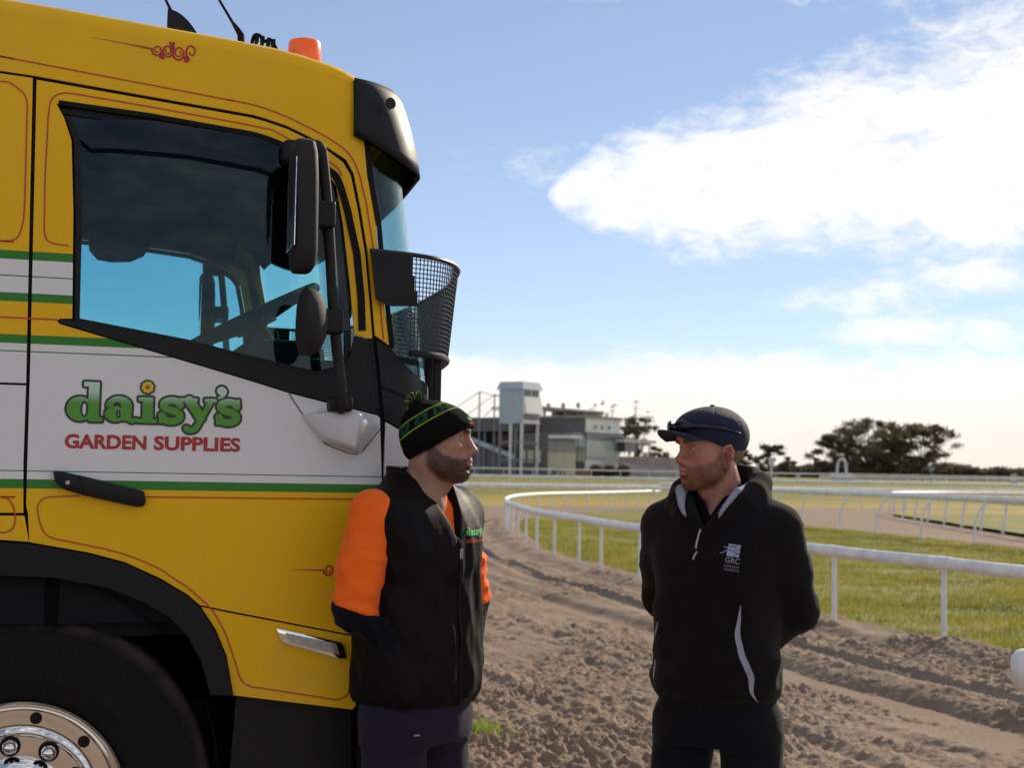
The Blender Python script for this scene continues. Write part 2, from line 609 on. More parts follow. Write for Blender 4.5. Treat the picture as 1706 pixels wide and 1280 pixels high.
def leafy(name, build, trans=0.5, rough=0.6):
    m = bpy.data.materials.new(name)
    m.use_nodes = True
    t = NT(m.node_tree)
    out = t.n('ShaderNodeOutputMaterial')
    tc = t.n('ShaderNodeTexCoord')
    c = build(t, tc.outputs['Object'], None)
    d = t.n('ShaderNodeBsdfPrincipled')
    d.inputs['Roughness'].default_value = rough
    d.inputs['Specular IOR Level'].default_value = 0.2
    t.set(d.inputs['Base Color'], c)
    tr = t.n('ShaderNodeBsdfTranslucent')
    t.set(tr.inputs[0], c)
    mx = t.n('ShaderNodeMixShader')
    mx.inputs[0].default_value = trans
    t.set(mx.inputs[1], d)
    t.set(mx.inputs[2], tr)
    t.set(out.inputs[0], mx)
    return m


M_blade = leafy('grass_blade', blade_col, 0.45)
rng = np.random.default_rng(7)
N = 260000
bx_ = rng.uniform(0.2, 12, N)
by_ = 10.5 + (rng.uniform(0, 1, N) ** 1.5) * 34
ok = inside(ISLAND, bx_, by_)
w_ = dist_path(RAIL_A[8:150:2], bx_, by_)
ok &= (w_ > 0.12) & (fbm(bx_ * 1.2, by_ * 1.2, 3, 201) + rng.uniform(-.25, .25, N) > 0.42)
bx_, by_ = bx_[ok], by_[ok]
o = blade_field('grass_tufts', bx_, by_, lawn_h(bx_, by_), 0.065, 0.006, rng, M_blade)
tag(o, 'short sunlit grass blades covering the near infield', 'grass', kind='stuff')
# small green tuft in the sand at the man's feet
n = 260
tx = -0.13 + rng.normal(0, .055, n)
ty = 8.1 + rng.normal(0, .09, n)
M_tuft = leafy('tuft_blade', lambda t, v, b: t.mix(t.noise(v, 25.0), (0.12, 0.22, 0.02), (0.30, 0.36, 0.05)), 0.5)
o = blade_field('grass_tuft', tx, ty, sand_height(tx, ty), 0.075, 0.004, rng, M_tuft)
tag(o, 'small bright green grass tuft growing in the sand', 'grass tuft', kind='stuff')

# ------------------------------------------------------------------ running rails
M_rail = pmat('white_rail_plastic', (0.74, 0.73, 0.71), rough=0.42, var=0.15, vscale=5.0, bump=0.08, bscale=25)
M_post = pmat('white_post', (0.76, 0.75, 0.74), rough=0.5, var=0.10, vscale=7.0)
M_foot = pmat('dark_post_foot', (0.05, 0.045, 0.04), rough=0.8)


def running_rail(name, path, top, thick, step, label, post='straight', zfun=None, lean=0.0, prad=0.022, saddles=True, first=0.0, inner=1.0):
    """tubular rail on posts; path is (x, y); inner = side on which a gooseneck post leans out"""
    z0 = (lambda x, y: 0.0) if zfun is None else zfun
    root = empty(name, (path[0][0], path[0][1], z0(*path[0])))
    ox, oy, oz = root.location
    P = resample(path, 0.8)
    rz = thick / 2
    pts = [(p[0] - ox, p[1] - oy, z0(p[0], p[1]) + top - rz - oz) for p in P]
    MB().tube(pts, rz * 0.8, n=12, rz=1.25).build('rail_tube', M_rail, root, smooth=True)
    D = np.r_[0, np.cumsum(np.linalg.norm(np.diff(P, axis=0), axis=1))]
    cache = {}
    s = first
    while s < D[-1]:
        x, y = np.interp(s, D, P[:, 0]), np.interp(s, D, P[:, 1])
        x2, y2 = np.interp(min(s + .3, D[-1]), D, P[:, 0]), np.interp(min(s + .3, D[-1]), D, P[:, 1])
        x1, y1 = np.interp(max(s - .3, 0), D, P[:, 0]), np.interp(max(s - .3, 0), D, P[:, 1])
        ang = math.atan2(y2 - y1, x2 - x1)
        if 'post' not in cache:
            h = top - thick * 0.9
            mb = MB()
            if post == 'straight':
                mb.tube([(0, lean, -0.25), (0, lean * .5, h * .5), (0, 0, h + thick * .35)], [prad * 1.25, prad * 1.1, prad * 0.95], 10)
            else:
                L = 0.34 * inner
                q = catmull([(0, L, -0.25), (0, L, h * .35), (0, L * .93, h * .60), (0, L * .55, h * .86), (0, 0.0, h + thick * .3)], 5)
                mb.tube(q, prad, 10)
            po = mb.build('post', M_post, root, smooth=True)
            cache['post'] = po
            if saddles:
                sm = MB().tube([(-.11, 0, top - rz), (-.09, 0, top - rz), (.09, 0, top - rz), (.11, 0, top - rz)], [rz * .78, rz * .87, rz * .87, rz * .78], 12, rz=1.25)
                sa = sm.build('saddle', M_rail, po, smooth=True)
                cache['saddle'] = sa
        else:
            po = cache['post'].copy()
            COL.objects.link(po)
            po.parent = root
            if saddles:
                sa = cache['saddle'].copy()
                COL.objects.link(sa)
                sa.parent = po
        po.location = (x - ox, y - oy, z0(x, y) - oz)
        po.rotation_euler = (0, 0, ang)
        s += step
    tag(root, label, 'rail', 'white running rails of the course')
    return root


tz = lambda x, y: float(terrain(y))
sA = np.r_[0, np.cumsum(np.linalg.norm(np.diff(RAIL_A, axis=0), axis=1))]
i0 = int(np.argmin(np.abs(RAIL_A[:, 1] - 12.75)))
running_rail('running_rail', RAIL_A, 0.825, 0.114, 1.84, 'thick white tubular rail on straight posts curving behind the man in the navy cap', first=float(sA[i0]) % 1.84, lean=0.0, prad=0.024)
running_rail('running_rail', RAIL_B, 1.16, 0.15, 2.55, 'tall white rail on bent gooseneck posts beyond the near grass', post='bent', saddles=False, first=0.4, prad=0.03, inner=-1.0)
running_rail('running_rail', RAIL_C, 0.95, 0.13, 2.6, 'white rail turning a hairpin round the far yellow grass', saddles=False, prad=0.035, lean=0.16)
running_rail('running_rail', RAIL_E, 0.98, 0.26, 2.6, 'bright white rail along the outside of the far bend', post='bent', saddles=False, prad=0.035)
RAIL_F = catmull([(-60, 96), (-20, 97), (5, 98), (30, 99), (60, 98), (100, 94)], 6)
running_rail('running_rail', RAIL_F, 0.95, 0.22, 4.0, 'distant white rail just above the bright outer rail', zfun=tz, saddles=False, prad=0.03)
RAIL_G = catmull([(-50, 128), (-10, 128), (14, 129), (24, 133), (40, 139), (70, 146), (110, 150)], 6)
running_rail('running_rail', RAIL_G, 0.95, 0.12, 2.6, 'thin far rail running in front of the grandstand', zfun=tz, saddles=False, prad=0.03)
RAIL_H = catmull([(24, 112), (44, 116), (70, 118), (110, 118)], 6)
running_rail('running_rail', RAIL_H, 1.0, 0.14, 3.0, 'farthest white rail in front of the dark trees', zfun=tz, saddles=False, prad=0.03)

# end of another rail reaching in at the right edge
root = empty('rail_section', (1.60, 4.62, 0.0))
pe = [(0.0, 0.0, .905), (0.012, -.004, .905), (0.03, -.01, .905), (0.07, -.02, .905), (.9, -.25, .905), (1.9, -.52, .905)]
MB().tube(pe, [.035, .056, .066, .069, .069, .069], 24).build('rail_tube', M_rail, root, smooth=True)
MB().tube([(0.062, -.0175, .905), (0.070, -.0195, .905)], .0705, 24).build('seam_ring', pmat('grey_seam', (.12, .11, .11), .7), root, smooth=True)
for q in (.75, 1.7):
    MB().tube([(q, -q * .275, -.02), (q, -q * .275, .86)], .025, 10).build('post', M_post, root, smooth=True)
tag(root, 'rounded white rail end poking in at the right edge', 'rail')

# ------------------------------------------------------------------ far buildings
M_cladw = pmat('white_cladding', (0.74, 0.73, 0.70), rough=0.6, var=0.08, vscale=0.6)
M_cladb = pmat('pale_blue_cladding', (0.42, 0.47, 0.55), rough=0.6, var=0.08, vscale=0.7)
M_cladd = pmat('dark_cladding', (0.13, 0.12, 0.12), rough=0.75, var=0.12, vscale=0.7)  # dark tone puts the shade of the stands' left faces into the colour
M_cladg = pmat('grey_cladding', (0.32, 0.29, 0.27), rough=0.75, var=0.12, vscale=0.7)
M_cream = pmat('cream_render', (0.55, 0.50, 0.36), rough=0.8, var=0.08, vscale=0.8)
M_steel = pmat('grey_steel', (0.20, 0.21, 0.22), rough=0.5, metal=0.3, var=0.1, vscale=2.0)
M_glassg = pmat('green_window_glass', (0.34, 0.42, 0.33), rough=0.12, spec=0.8)
M_glassd = pmat('dark_window_glass', (0.03, 0.035, 0.045), rough=0.1, spec=0.8)
M_brick = pmat('brick_base', (0.32, 0.17, 0.12), rough=0.85, var=0.15, vscale=2.0)
M_seat = pmat('terrace_seats', (0.36, 0.28, 0.26), rough=0.8, var=0.2, vscale=1.2)
M_conc = pmat('concrete', (0.36, 0.35, 0.34), rough=0.85, var=0.12, vscale=0.9)
PHI = rad(36.6)
CF, SF = math.cos(PHI), math.sin(PHI)


def corner_root(name, X, Y, label, cat):
    """building with one corner towards the course: local -x runs along the left face, local +y along the right face"""
    r = empty(name, (X, Y, float(terrain(Y))), -PHI)
    tag(r, label, cat)
    return r


def part(name, parent, mat, x0, x1, y0, y1, z0, z1, bevel=0.0):
    return MB().box(x0, x1, y0, y1, z0, z1).build(name, mat, parent, bevel=bevel)


# commentary tower: a cabin on steel legs
r = corner_root('viewing_tower', 1.24, 165.0, 'pale blue commentary tower on tall steel legs beside the stand', 'tower')
part('cabin', r, M_cladb, -3.35, 0, 0, 3.35, 5.9, 9.85)
cap = MB()
cap.add([(-3.7, -.15, 9.85), (.15, -.15, 9.85), (.15, 3.9, 9.85), (-3.7, 3.9, 9.85), (-3.35, .12, 10.75), (-.12, .12, 10.75), (-.12, 3.5, 10.75), (-3.35, 3.5, 10.75)],
        [(3, 2, 1, 0), (4, 5, 6, 7), (0, 1, 5, 4), (1, 2, 6, 5), (2, 3, 7, 6), (3, 0, 4, 7)])
cap.build('roof', M_cladb, r)
w = part('window', r, M_glassd, 0.003, 0.03, 0.35, 3.0, 9.05, 9.75)
MB().box(-.01, .06, 1.6, 1.72, 9.02, 9.78).build('mullion', M_cladw, w)
MB().prism([(0.004, 9.0), (0.004, 6.95), (.62, 7.05), (.2, 9.0)], 0.05, 3.3, 'y').build('sloped_panel', M_cladw, r)
part('window', r, M_glassd, 0.003, 0.03, 0.35, 3.0, 6.35, 6.9)
part('lower_panel', r, M_cladw, 0.004, .12, 0.02, 3.33, 5.9, 6.3)
for (lx, ly) in ((-3.2, .12), (-.12, .12), (-.12, 3.2), (-3.2, 3.2), (-1.7, .12)):
    part('leg', r, M_cladw if lx > -3 else M_steel, lx - .12, lx + .12, ly - .12, ly + .12, -.2, 5.9)
for z in (1.6, 3.6):
    part('cross_beam', r, M_steel, -3.2, 0, .04, .2, z, z + .22)
    part('cross_beam', r, M_steel, -.2, -.04, 0, 3.3, z, z + .22)
part('landing', r, M_steel, -4.6, -3.35, .2, 1.2, 7.5, 7.6)

# main stand: left end coloured dark for its shaded side, white right face with bands of glass
r = corner_root('grandstand', 8.85, 172.0, 'white two-storey grandstand with shade-dark left end and green glass front', 'grandstand')
part('end_wall', r, M_cladd, -7.0, 0, 0.02, 7.0, 3.0, 6.1)
part('white_upper_wall', r, M_cladw, 0.02, .3, 0, 7.3, 4.6, 6.1)
part('glass_end', r, M_glassg, -2.6, -.05, -.02, .02, 1.5, 4.2)
for i in range(5):
    part('mullion', r, M_cladw, -2.6 + i * .62, -2.52 + i * .62, -.08, -.025, 1.4, 4.2)
part('lower_wall', r, M_cladd, -7.0, 0, .06, 7.0, -.2, 3.0)
part('window_band', r, M_glassd, 0.02, .2, .1, 7.2, 3.75, 4.6)
part('glass_band', r, M_glassg, 0.02, .24, .1, 7.2, 1.6, 3.75)
for i in range(13):
    part('mullion', r, M_cladw, .24, .3, .1 + i * .58, .17 + i * .58, 1.6, 4.6)
part('white_base', r, M_cladw, 0.02, .34, 0, 7.2, .55, 1.6)
part('brick_plinth', r, M_brick, -3.0, .3, -.3, 7.0, -.2, .55)
part('flat_roof', r, M_cladg, -7.1, .5, -.2, 7.5, 6.1, 6.35)
MB().prism([(-8.5, 7.0), (-.6, 6.75), (-.6, 6.95), (-8.5, 7.55)], -.8, 5.0, 'y').build('canopy_roof', M_cladg, r)
for i in range(4):
    part('roof_column', r, M_steel, -6.6 + i * 1.9, -6.4 + i * 1.9, .6, .8, 6.35, 6.9)
for i in range(3):
    v = part('roof_vent', r, M_steel, -6.4 + i * 2.2, -6.1 + i * 2.2, 1.0, 1.3, 7.2, 7.75)
# stepped upper levels and balcony rails
part('upper_level', r, M_cladg, -5.8, -1.2, 1.2, 5.6, 6.36, 7.0)
for i in range(4):
    part('upper_window', r, M_glassd, -5.5 + i * 1.05, -4.75 + i * 1.05, 1.17, 1.195, 6.5, 6.85)
for z_ in (4.25, 4.45):
    part('balcony_rail', r, M_cladw, -6.8, -.1, -.55, -.5, z_, z_ + .05)
for i in range(9):
    part('balcony_post', r, M_cladw, -6.8 + i * .83, -6.75 + i * .83, -.55, -.5, 3.05, 4.3)
part('balcony_floor', r, M_conc, -7.0, 0, -.6, 0.0, 2.9, 3.05)
for i in range(6):
    part('lower_window', r, M_glassg if i % 2 else M_cream, -6.7 + i * .62, -6.2 + i * .62, .02, .055, .9, 2.4)
for yy in (1.5, 3.0, 4.6):
    part('wall_lamp', r, M_steel, .3, .5, yy, yy + .2, 5.0, 5.35)

r.scale = (1, 1, 1.13)
# low cream kiosk in front
r = corner_root('kiosk', 6.45, 163.0, 'small cream kiosk with flat roof in front of the grandstand', 'kiosk')
part('lower_wall', r, M_cream, -2.75, 0, 0, 1.6, .1, 2.6)
part('upper_wall', r, M_cladg, -2.75, 0, .03, 1.6, 2.6, 4.0)
part('roof', r, M_cladw, -2.4, .7, -.4, 1.9, 4.25, 4.6)
for i in range(2):
    part('door', r, M_glassd, -2.2 + i * 1.1, -1.5 + i * 1.1, -.04, -.005, .0, .75)
part('base', r, M_conc, -2.8, .03, -.05, 1.6, -.2, .1)

# open stand left of the tower, partly behind the man
r = corner_root('covered_stand', -1.0, 176.0, 'dark covered stand with sloping seats left of the tower', 'stand')
part('roof', r, M_cladd, -12.0, 2.6, -.4, 8, 5.2, 6.9)
part('back_wall', r, M_cladd, -12.0, 2.4, 5.0, 5.3, -.2, 5.2)
part('brick_panel', r, M_brick, -3.6, 2.2, 3.0, 3.2, 3.3, 4.9)
MB().prism([(-9.5, 5.4), (2.2, 1.7), (2.2, 2.3), (-9.5, 6.0)], -.35, -.05, 'y').build('handrail_panel', M_cladb, r)
MB().prism([(-9.5, 5.4), (2.2, 1.7), (2.2, -.2), (-9.5, -.2)], -.04, 3.0, 'y').build('seating_bank', M_cladd, r)
for i in range(4):
    part('column', r, M_steel, -5 + i * 2.3, -4.8 + i * 2.3, -.3, -.08, -.2, 5.2)
for i in range(3):
    part('window', r, M_cream, 2.7 + i * 1.1, 3.5 + i * 1.1, 0, .1, 1.4, 2.9)
part('ground_floor', r, M_cladd, 2.4, 8.5, .15, 5, -.2, 5.0)

# lattice of steel masts and stays
r = empty('steel_mast', (-3.75, 168.0, float(terrain(168))))
for px_, zt in ((0.0, 9.6), (1.75, 9.3)):
    MB().tube([(px_, 0, -.2), (px_, 0, zt)], .09, 8).build('mast', M_steel, r)
for a, b in (((0, 0, 9.6), (-4.2, 0, 6.6)), ((0, 0, 9.6), (3.4, 0, 8.7)), ((1.75, 0, 9.3), (-2.6, 0, 5.9)), ((1.75, 0, 7.9), (.6, 0, 6.7)), ((1.75, 0, 9.3), (3.4, 0, 9.0))):
    MB().tube([a, b], .05, 6).build('stay', M_steel, r)
MB().box(1.4, 3.4, -.3, .3, 7.7, 7.82).build('platform', M_steel, r)
tag(r, 'steel masts with slanting stays left of the tower', 'mast')

# right canopy and terrace
r = corner_root('canopy', 13.9, 176.0, 'flat pale canopy on a dark block right of the grandstand', 'canopy')
part('dark_block', r, M_glassd, -1.0, .1, -.1, 2.4, 3.0, 4.75)
MB().box(-.8, .4, -.8, 6.8, 4.15, 4.5).build('roof_slab', pmat('pink_white_fascia', (.60, .50, .46), .7, var=.1), r)
for i in range(4):
    part('column', r, M_steel, 0, .12, .8 + i * 1.6, .92 + i * 1.6, -.2, 4.15)
r = empty('terrace', (16.6, 168.0, float(terrain(168))))
for i in range(7):
    part('step', r, M_seat, -3.4, 5.6 - i * .15, i * .8, 8, .35 + i * .34 - .3, .35 + i * .34)
MB().prism([(-3.5, -.2), (6.0, -.2), (6.0, .55), (-3.5, 1.5)], -.35, -.1, 'y').build('retaining_wall', M_conc, r)
tag(r, 'stepped grey pink terrace below the canopy', 'terrace')
for i, (sx, sy) in enumerate(((9.5, 160.), (11.0, 160.5), (12.6, 161.))):
    s = empty('round_shrub', (sx, sy, float(terrain(sy))))
    tag(s, ['dark clipped shrub nearest the kiosk', 'dark clipped shrub between two others below the white wall', 'dark clipped shrub nearest the terrace'][i], 'shrub', 'shrubs below the grandstand')
    s['_shrub'] = 1

# ------------------------------------------------------------------ trees
def leaf_col(dark, light):
    def f(t, vec, b):
        n1 = t.noise(vec, 0.9, 4.0, 0.6)
        n2 = t.noise(vec, 6.0, 3.0, 0.6)
        return t.mix(t.smooth(n2, 0.35, 0.7), t.mix(t.smooth(n1, .35, .65), dark, light), dark)
    return f


M_leaf = leafy('dark_evergreen_leaf', leaf_col((0.10, 0.085, 0.055), (0.18, 0.145, 0.082)), 0.4)  # leaf colour lightened and browned in place of distant haze
M_leaf2 = leafy('gum_leaf', leaf_col((0.12, 0.11, 0.06), (0.19, 0.155, 0.075)), 0.35)
M_bark = pmat('bark', (0.10, 0.075, 0.055), rough=0.9, var=0.2, vscale=2.0)


def tree(name, x, y, h, w, label, seed, mat=None, trunk_h=0.25, n_clump=46, leaves=95, leaf=0.26, group=None, flat=1.0, cat='tree', gap=1.0):
    rg = np.random.default_rng(seed)
    z = float(terrain(y))
    root = empty(name, (x, y, z))
    th = h * trunk_h
    mb = MB()
    bend = rg.normal(0, .06 * h, 2)
    mb.tube([(0, 0, -.3), (bend[0] * .3, bend[1] * .3, th * .6), (bend[0], bend[1], th * 1.3), (bend[0] * 1.3, bend[1], h * .7)], [h * .028, h * .022, h * .017, h * .005], 8)
    C = []
    for i in range(n_clump):
        a = rg.uniform(0, 2 * PI)
        u = rg.uniform(0, 1)
        zz = th * .7 + (h - th * .7) * (1 - (1 - u) ** 1.3)
        prof = math.sin(PI * min(max((zz - th * .45) / (h * 1.08 - th * .45), 0.02), .98)) ** 0.55
        rr = w * .5 * prof * math.sqrt(rg.uniform(.12, 1.0))
        C.append((math.cos(a) * rr + bend[0], math.sin(a) * rr * .8 + bend[1], zz, rg.uniform(.45, 1.15) * w * .105 * gap))
    for c in C[::4]:
        m_ = (c[0] * .4, c[1] * .4, th + (c[2] - th) * .45)
        mb.tube([(bend[0] * .6, bend[1] * .6, th * .8), m_, c[:3]], [h * .012, h * .008, h * .003], 5)
    mb.build('trunk', M_bark, root, smooth=True)
    C = np.array(C)
    k = rg.integers(0, len(C), n_clump * leaves)
    P = rg.normal(0, .5, (len(k), 3))
    P *= (rg.uniform(0, 1, len(k)) ** .3 / np.linalg.norm(P, axis=1))[:, None] if False else 1.0
    P = C[k, :3] + P * C[k, 3:4] * np.array([1.35, 1.1, .75 * flat])
    n = len(P)
    d1 = rg.normal(0, 1, (n, 3))
    d1 /= np.linalg.norm(d1, axis=1)[:, None]
    d2 = np.cross(d1, rg.normal(0, 1, (n, 3)))
    d2 /= np.linalg.norm(d2, axis=1)[:, None]
    s = leaf * rg.uniform(.5, 1.2, n)[:, None]
    V = np.stack([P - d1 * s, P + d2 * s * .45, P + d1 * s, P - d2 * s * .45], 1).reshape(-1, 3)
    fastobj('crown', V, np.arange(4 * n).reshape(-1, 4), mat or M_leaf, root, smooth=False)
    tag(root, label, cat, group)
    return root


GT = 'trees behind the course'
tree('evergreen_tree', 57.8, 232, 9.4, 14.5, 'tallest dark tree on the right, behind the white arch sign', 11, n_clump=105, leaves=105, group=GT, gap=.62)
tree('evergreen_tree', 67.4, 236, 8.9, 12.5, 'broad dark tree at the right end of the tree clump', 12, n_clump=85, leaves=95, group=GT, gap=.62)
tree('evergreen_tree', 50.8, 228, 6.6, 9.5, 'sloping dark tree at the left side of the tall clump', 13, n_clump=70, leaves=90, group=GT, gap=.64)
tree('evergreen_tree', 63.0, 240, 6.6, 9.5, 'lower dark tree filling the gap between the two tallest', 14, n_clump=80, leaves=95, group=GT, gap=.75)
tree('evergreen_tree', 40.5, 222, 4.7, 5.5, 'small dark tree with a stray branch near the man\'s cap', 15, n_clump=34, leaves=85, group=GT, gap=.85)
tree('evergreen_tree', 36.2, 226, 4.0, 4.6, 'smallest dark tree beside the man\'s neck', 16, n_clump=30, leaves=85, group=GT, gap=.85)
tree('evergreen_tree', 46.0, 236, 2.6, 5.0, 'low dark bushy tree left of the tall clump', 17, n_clump=30, leaves=80, group=GT, gap=.85, trunk_h=.12)
tree('gum_tree', 17.4, 196, 7.6, 7.0, 'airy gum tree behind the pale canopy', 18, mat=M_leaf2, n_clump=34, leaves=80, group=GT, gap=.8, trunk_h=.3)
tree('gum_tree', 22.5, 214, 3.9, 3.6, 'small hazy tree beside the cap brim', 19, mat=M_leaf2, n_clump=24, leaves=70, group=GT)
for i, (tx_, ty_, hh) in enumerate(((11.5, 205, 10.3), (14.5, 214, 11.0), (17.5, 204, 10.6))):
    tree('bare_tree', tx_, ty_, hh, 3.4, ['thin sparse tree above the grandstand roof', 'tallest thin sparse tree above the white wing', 'thin sparse tree rising behind the gum tree'][i], 30 + i, mat=M_leaf2,
         n_clump=14, leaves=22, leaf=.14, group=GT, trunk_h=.55, gap=.8)
rg = np.random.default_rng(77)
n = 26000
sx_ = rg.uniform(20, 130, n)
top_ = np.interp(sx_, [20, 34, 50, 70, 80, 130], [1.4, 1.8, 2.0, 3.2, 2.9, 2.6]) * (.55 + .8 * fbm(sx_ * .35, sx_ * 0 + 3, 4, 5))
P = np.c_[sx_, 285 + rg.uniform(-4, 4, n), 1.45 + top_ * rg.uniform(0, 1, n) ** .8]
d1, d2 = rg.normal(0, .26, (n, 3)), rg.normal(0, .18, (n, 3))
o = fastobj('far_scrub', np.stack([P - d1, P + d2, P + d1, P - d2], 1).reshape(-1, 3), np.arange(4 * n).reshape(-1, 4), M_leaf, smooth=False)
tag(o, 'low dark belt of scrub along the far edge of the course', 'scrub', kind='stuff')
for o in list(bpy.data.objects):
    if o.get('_shrub'):
        del o['_shrub']
        rg = np.random.default_rng(int(o.location.x * 10))
        n = 1800
        P = rg.normal(0, 1, (n, 3))
        P /= np.linalg.norm(P, axis=1)[:, None]
        P = P * (rg.uniform(.6, 1, n) ** .5)[:, None] * np.array([.75, .7, .65]) + np.array([0, 0, .6])
        d1 = rg.normal(0, .1, (n, 3))
        d2 = rg.normal(0, .1, (n, 3))
        fastobj('foliage', np.stack([P - d1, P + d2, P + d1], 1).reshape(-1, 3), np.arange(3 * n).reshape(-1, 3), M_leaf, o, smooth=False)
        MB().tube([(0, 0, -.2), (0, 0, .5)], .06, 6).build('stem', M_bark, o)

# ------------------------------------------------------------------ signs and posts on the far side
M_signw = pmat('sign_white', (0.55, 0.55, 0.56), rough=0.6, var=0.1, vscale=2.0)
M_signg = pmat('sign_grey', (0.20, 0.20, 0.21), rough=0.6)
Y_ = 140.0
zb = float(terrain(Y_))


def X_at(px, Yd):
    return (px - 853.0) * Yd / 2400.0


for px_, h_, lab in ((1264, 1.75, 'slim white post left of the square sign'), (1330, .75, 'short white post between the signs and the arch')):
    r = empty('marker_post', (X_at(px_, Y_), Y_, zb))
    MB().box(-.12, .12, -.06, .06, -.2, h_).build('post', M_signw, r)
    MB().box(-.13, .13, -.07, .07, h_, h_ + .06).build('cap', M_signg, r)
    tag(r, lab, 'post')
r = empty('square_sign', (X_at(1287, Y_), Y_, zb))
MB().box(-.1, .1, -.05, .05, -.2, 1.7).build('post', M_signw, r)
MB().box(-.27, .27, -.09, -.055, 1.6, 2.35).build('panel', M_signw, r)
tag(r, 'white square sign on a post in front of the small trees', 'sign')
r = empty('arch_sign', (X_at(1404, Y_), Y_, zb))
for i in range(7):
    MB().box(-1.1 + i * .32, -.82 + i * .32, -.05, .05, .0, 1.0).build('slat', M_signw, r)
MB().box(-1.12, 1.14, -.08, -.055, .42, .52).build('rail', M_signw, r)
arc = [(.42 * math.cos(a), 0, 1.5 + .85 * math.sin(a)) for a in np.linspace(0, PI, 13)]
MB().tube([(.46, 0, 1.0)] + arc + [(-.46, 0, 1.0)], .13, 8).build('arch', M_signw, r, smooth=True)
tag(r, 'white slatted barrier topped by an arch before the trees', 'arch sign')
r = empty('round_sign', (X_at(1553, Y_), Y_, zb))
MB().tube([(0, 0, -.2), (0, 0, 1.6)], .05, 8).build('post', M_signg, r)
MB().tube([(0, -.06, 1.6), (0, -.10, 1.6)], .32, 16).build('disc', M_signg, r)
tag(r, 'grey round sign on a post before the right trees', 'sign')
r = empty('white_pillar', (X_at(1691, Y_), Y_, zb))
MB().box(-.24, .24, -.2, .2, -.3, 1.1).build('shaft', M_signw, r)
MB().box(-.27, .27, -.23, .23, 1.1, 1.2).build('cap', M_signw, r)
tag(r, 'pale square pillar near the right edge', 'pillar')

# ------------------------------------------------------------------ truck
def paint_col(t, vec, b):
    """yellow cab with green and white bands at fixed heights"""
    Y_, G_, W_ = (0.86, 0.470, 0.004), (0.040, 0.21, 0.030), (0.76, 0.74, 0.73)
    sp = t.n('ShaderNodeSeparateXYZ', ins={0: vec})
    z = sp.outputs[2]
    c = Y_
    for z0, z1, col in ((1.431, 1.456, G_), (1.456, 1.4772, W_), (1.4772, 1.4802, G_), (1.4802, 1.8038, W_), (1.8038, 1.8072, G_), (1.8072, 1.827, W_), (1.827, 1.851, G_),
                        (1.942, 1.966, G_), (1.966, 2.0108, W_), (2.0108, 2.0142, G_), (2.0142, 2.058, W_), (2.058, 2.082, G_)):
        k = t.m('MULTIPLY', t.m('GREATER_THAN', z, z0), t.m('LESS_THAN', z, z1))
        c = t.mix(k, c, col)
    dust = t.noise(vec, 3.0, 5.0, .6)
    dz = t.m('MULTIPLY', t.smooth(t.noise(vec, 14.0, 6.0, .7), .48, .75), t.smooth(z, 1.35, .85))
    c = t.mix(t.m('MULTIPLY', dz, .35), c, (.30, .23, .17))
    return t.mix(t.smooth(dust, .45, .8, 0, .05), c, (.35, .30, .24))


def yellow_col(t, vec, b):
    dust = t.noise(vec, 3.0, 5.0, .6)
    sp = t.n('ShaderNodeSeparateXYZ', ins={0: vec})
    dz = t.m('MULTIPLY', t.smooth(t.noise(vec, 14.0, 6.0, .7), .48, .75), t.smooth(sp.outputs[2], 1.35, .85))
    dust = t.m('ADD', dust, t.m('MULTIPLY', dz, .25))
    return t.mix(t.smooth(dust, .45, .9, 0, .16), (0.86, 0.470, 0.004), (.35, .30, .24))


M_paint = pmat('cab_paint_striped', None, rough=0.42, spec=0.18, coat=0.04, build=paint_col)
M_yel = pmat('cab_paint_yellow', None, rough=0.42, spec=0.18, coat=0.04, build=yellow_col)
M_white = pmat('cab_paint_white', (0.62, 0.61, 0.62), rough=0.35, spec=0.45, coat=0.15, var=.03)
M_blackp = pmat('black_plastic', (0.008, 0.008, 0.009), rough=0.5, spec=0.25, var=.15, bump=.06, bscale=200)
M_greyp = pmat('dark_grey_plastic', (0.022, 0.0205, 0.020), rough=0.72, spec=.25, var=.15, bump=.06, bscale=200)
M_rubber = pmat('rubber_black', (0.008, 0.008, 0.0085), rough=0.8, spec=.2, var=.2)
M_red = pmat('red_pinstripe', (0.52, 0.050, 0.012), rough=0.45)
M_redtext = pmat('red_vinyl', (0.42, 0.014, 0.018), rough=0.45)
M_outl = pmat('dark_green_outline', (0.012, 0.035, 0.018), rough=0.45)
M_chrome = pmat('polished_chrome', (0.82, 0.80, 0.77), rough=0.07, metal=1.0)
M_trim = pmat('interior_trim', (0.012, 0.013, 0.014), rough=0.85, spec=.08, var=.15, vscale=5)
M_trim2 = pmat('interior_trim_grey', (0.025, 0.027, 0.025), rough=0.8, spec=.1, var=.15, vscale=5)


def glass_mat(name, tint, refl=1.0, rough=0.0):
    m = bpy.data.materials.new(name)
    m.use_nodes = True
    t = NT(m.node_tree)
    out = t.n('ShaderNodeOutputMaterial')
    tr = t.n('ShaderNodeBsdfTransparent')
    t.set(tr.inputs[0], tint)
    gl = t.n('ShaderNodeBsdfGlossy')
    gl.inputs['Roughness'].default_value = rough
    gl.inputs[0].default_value = (.9, .95, 1, 1)
    lw = t.n('ShaderNodeLayerWeight')
    lw.inputs[0].default_value = .5
    fr = t.m('ADD', .025, t.m('MULTIPLY', t.m('POWER', lw.outputs['Facing'], 5.0), .6))
    mx = t.n('ShaderNodeMixShader')
    t.set(mx.inputs[0], t.m('MULTIPLY', fr, refl))
    t.set(mx.inputs[1], tr)
    t.set(mx.inputs[2], gl)
    t.set(out.inputs[0], mx)
    return m


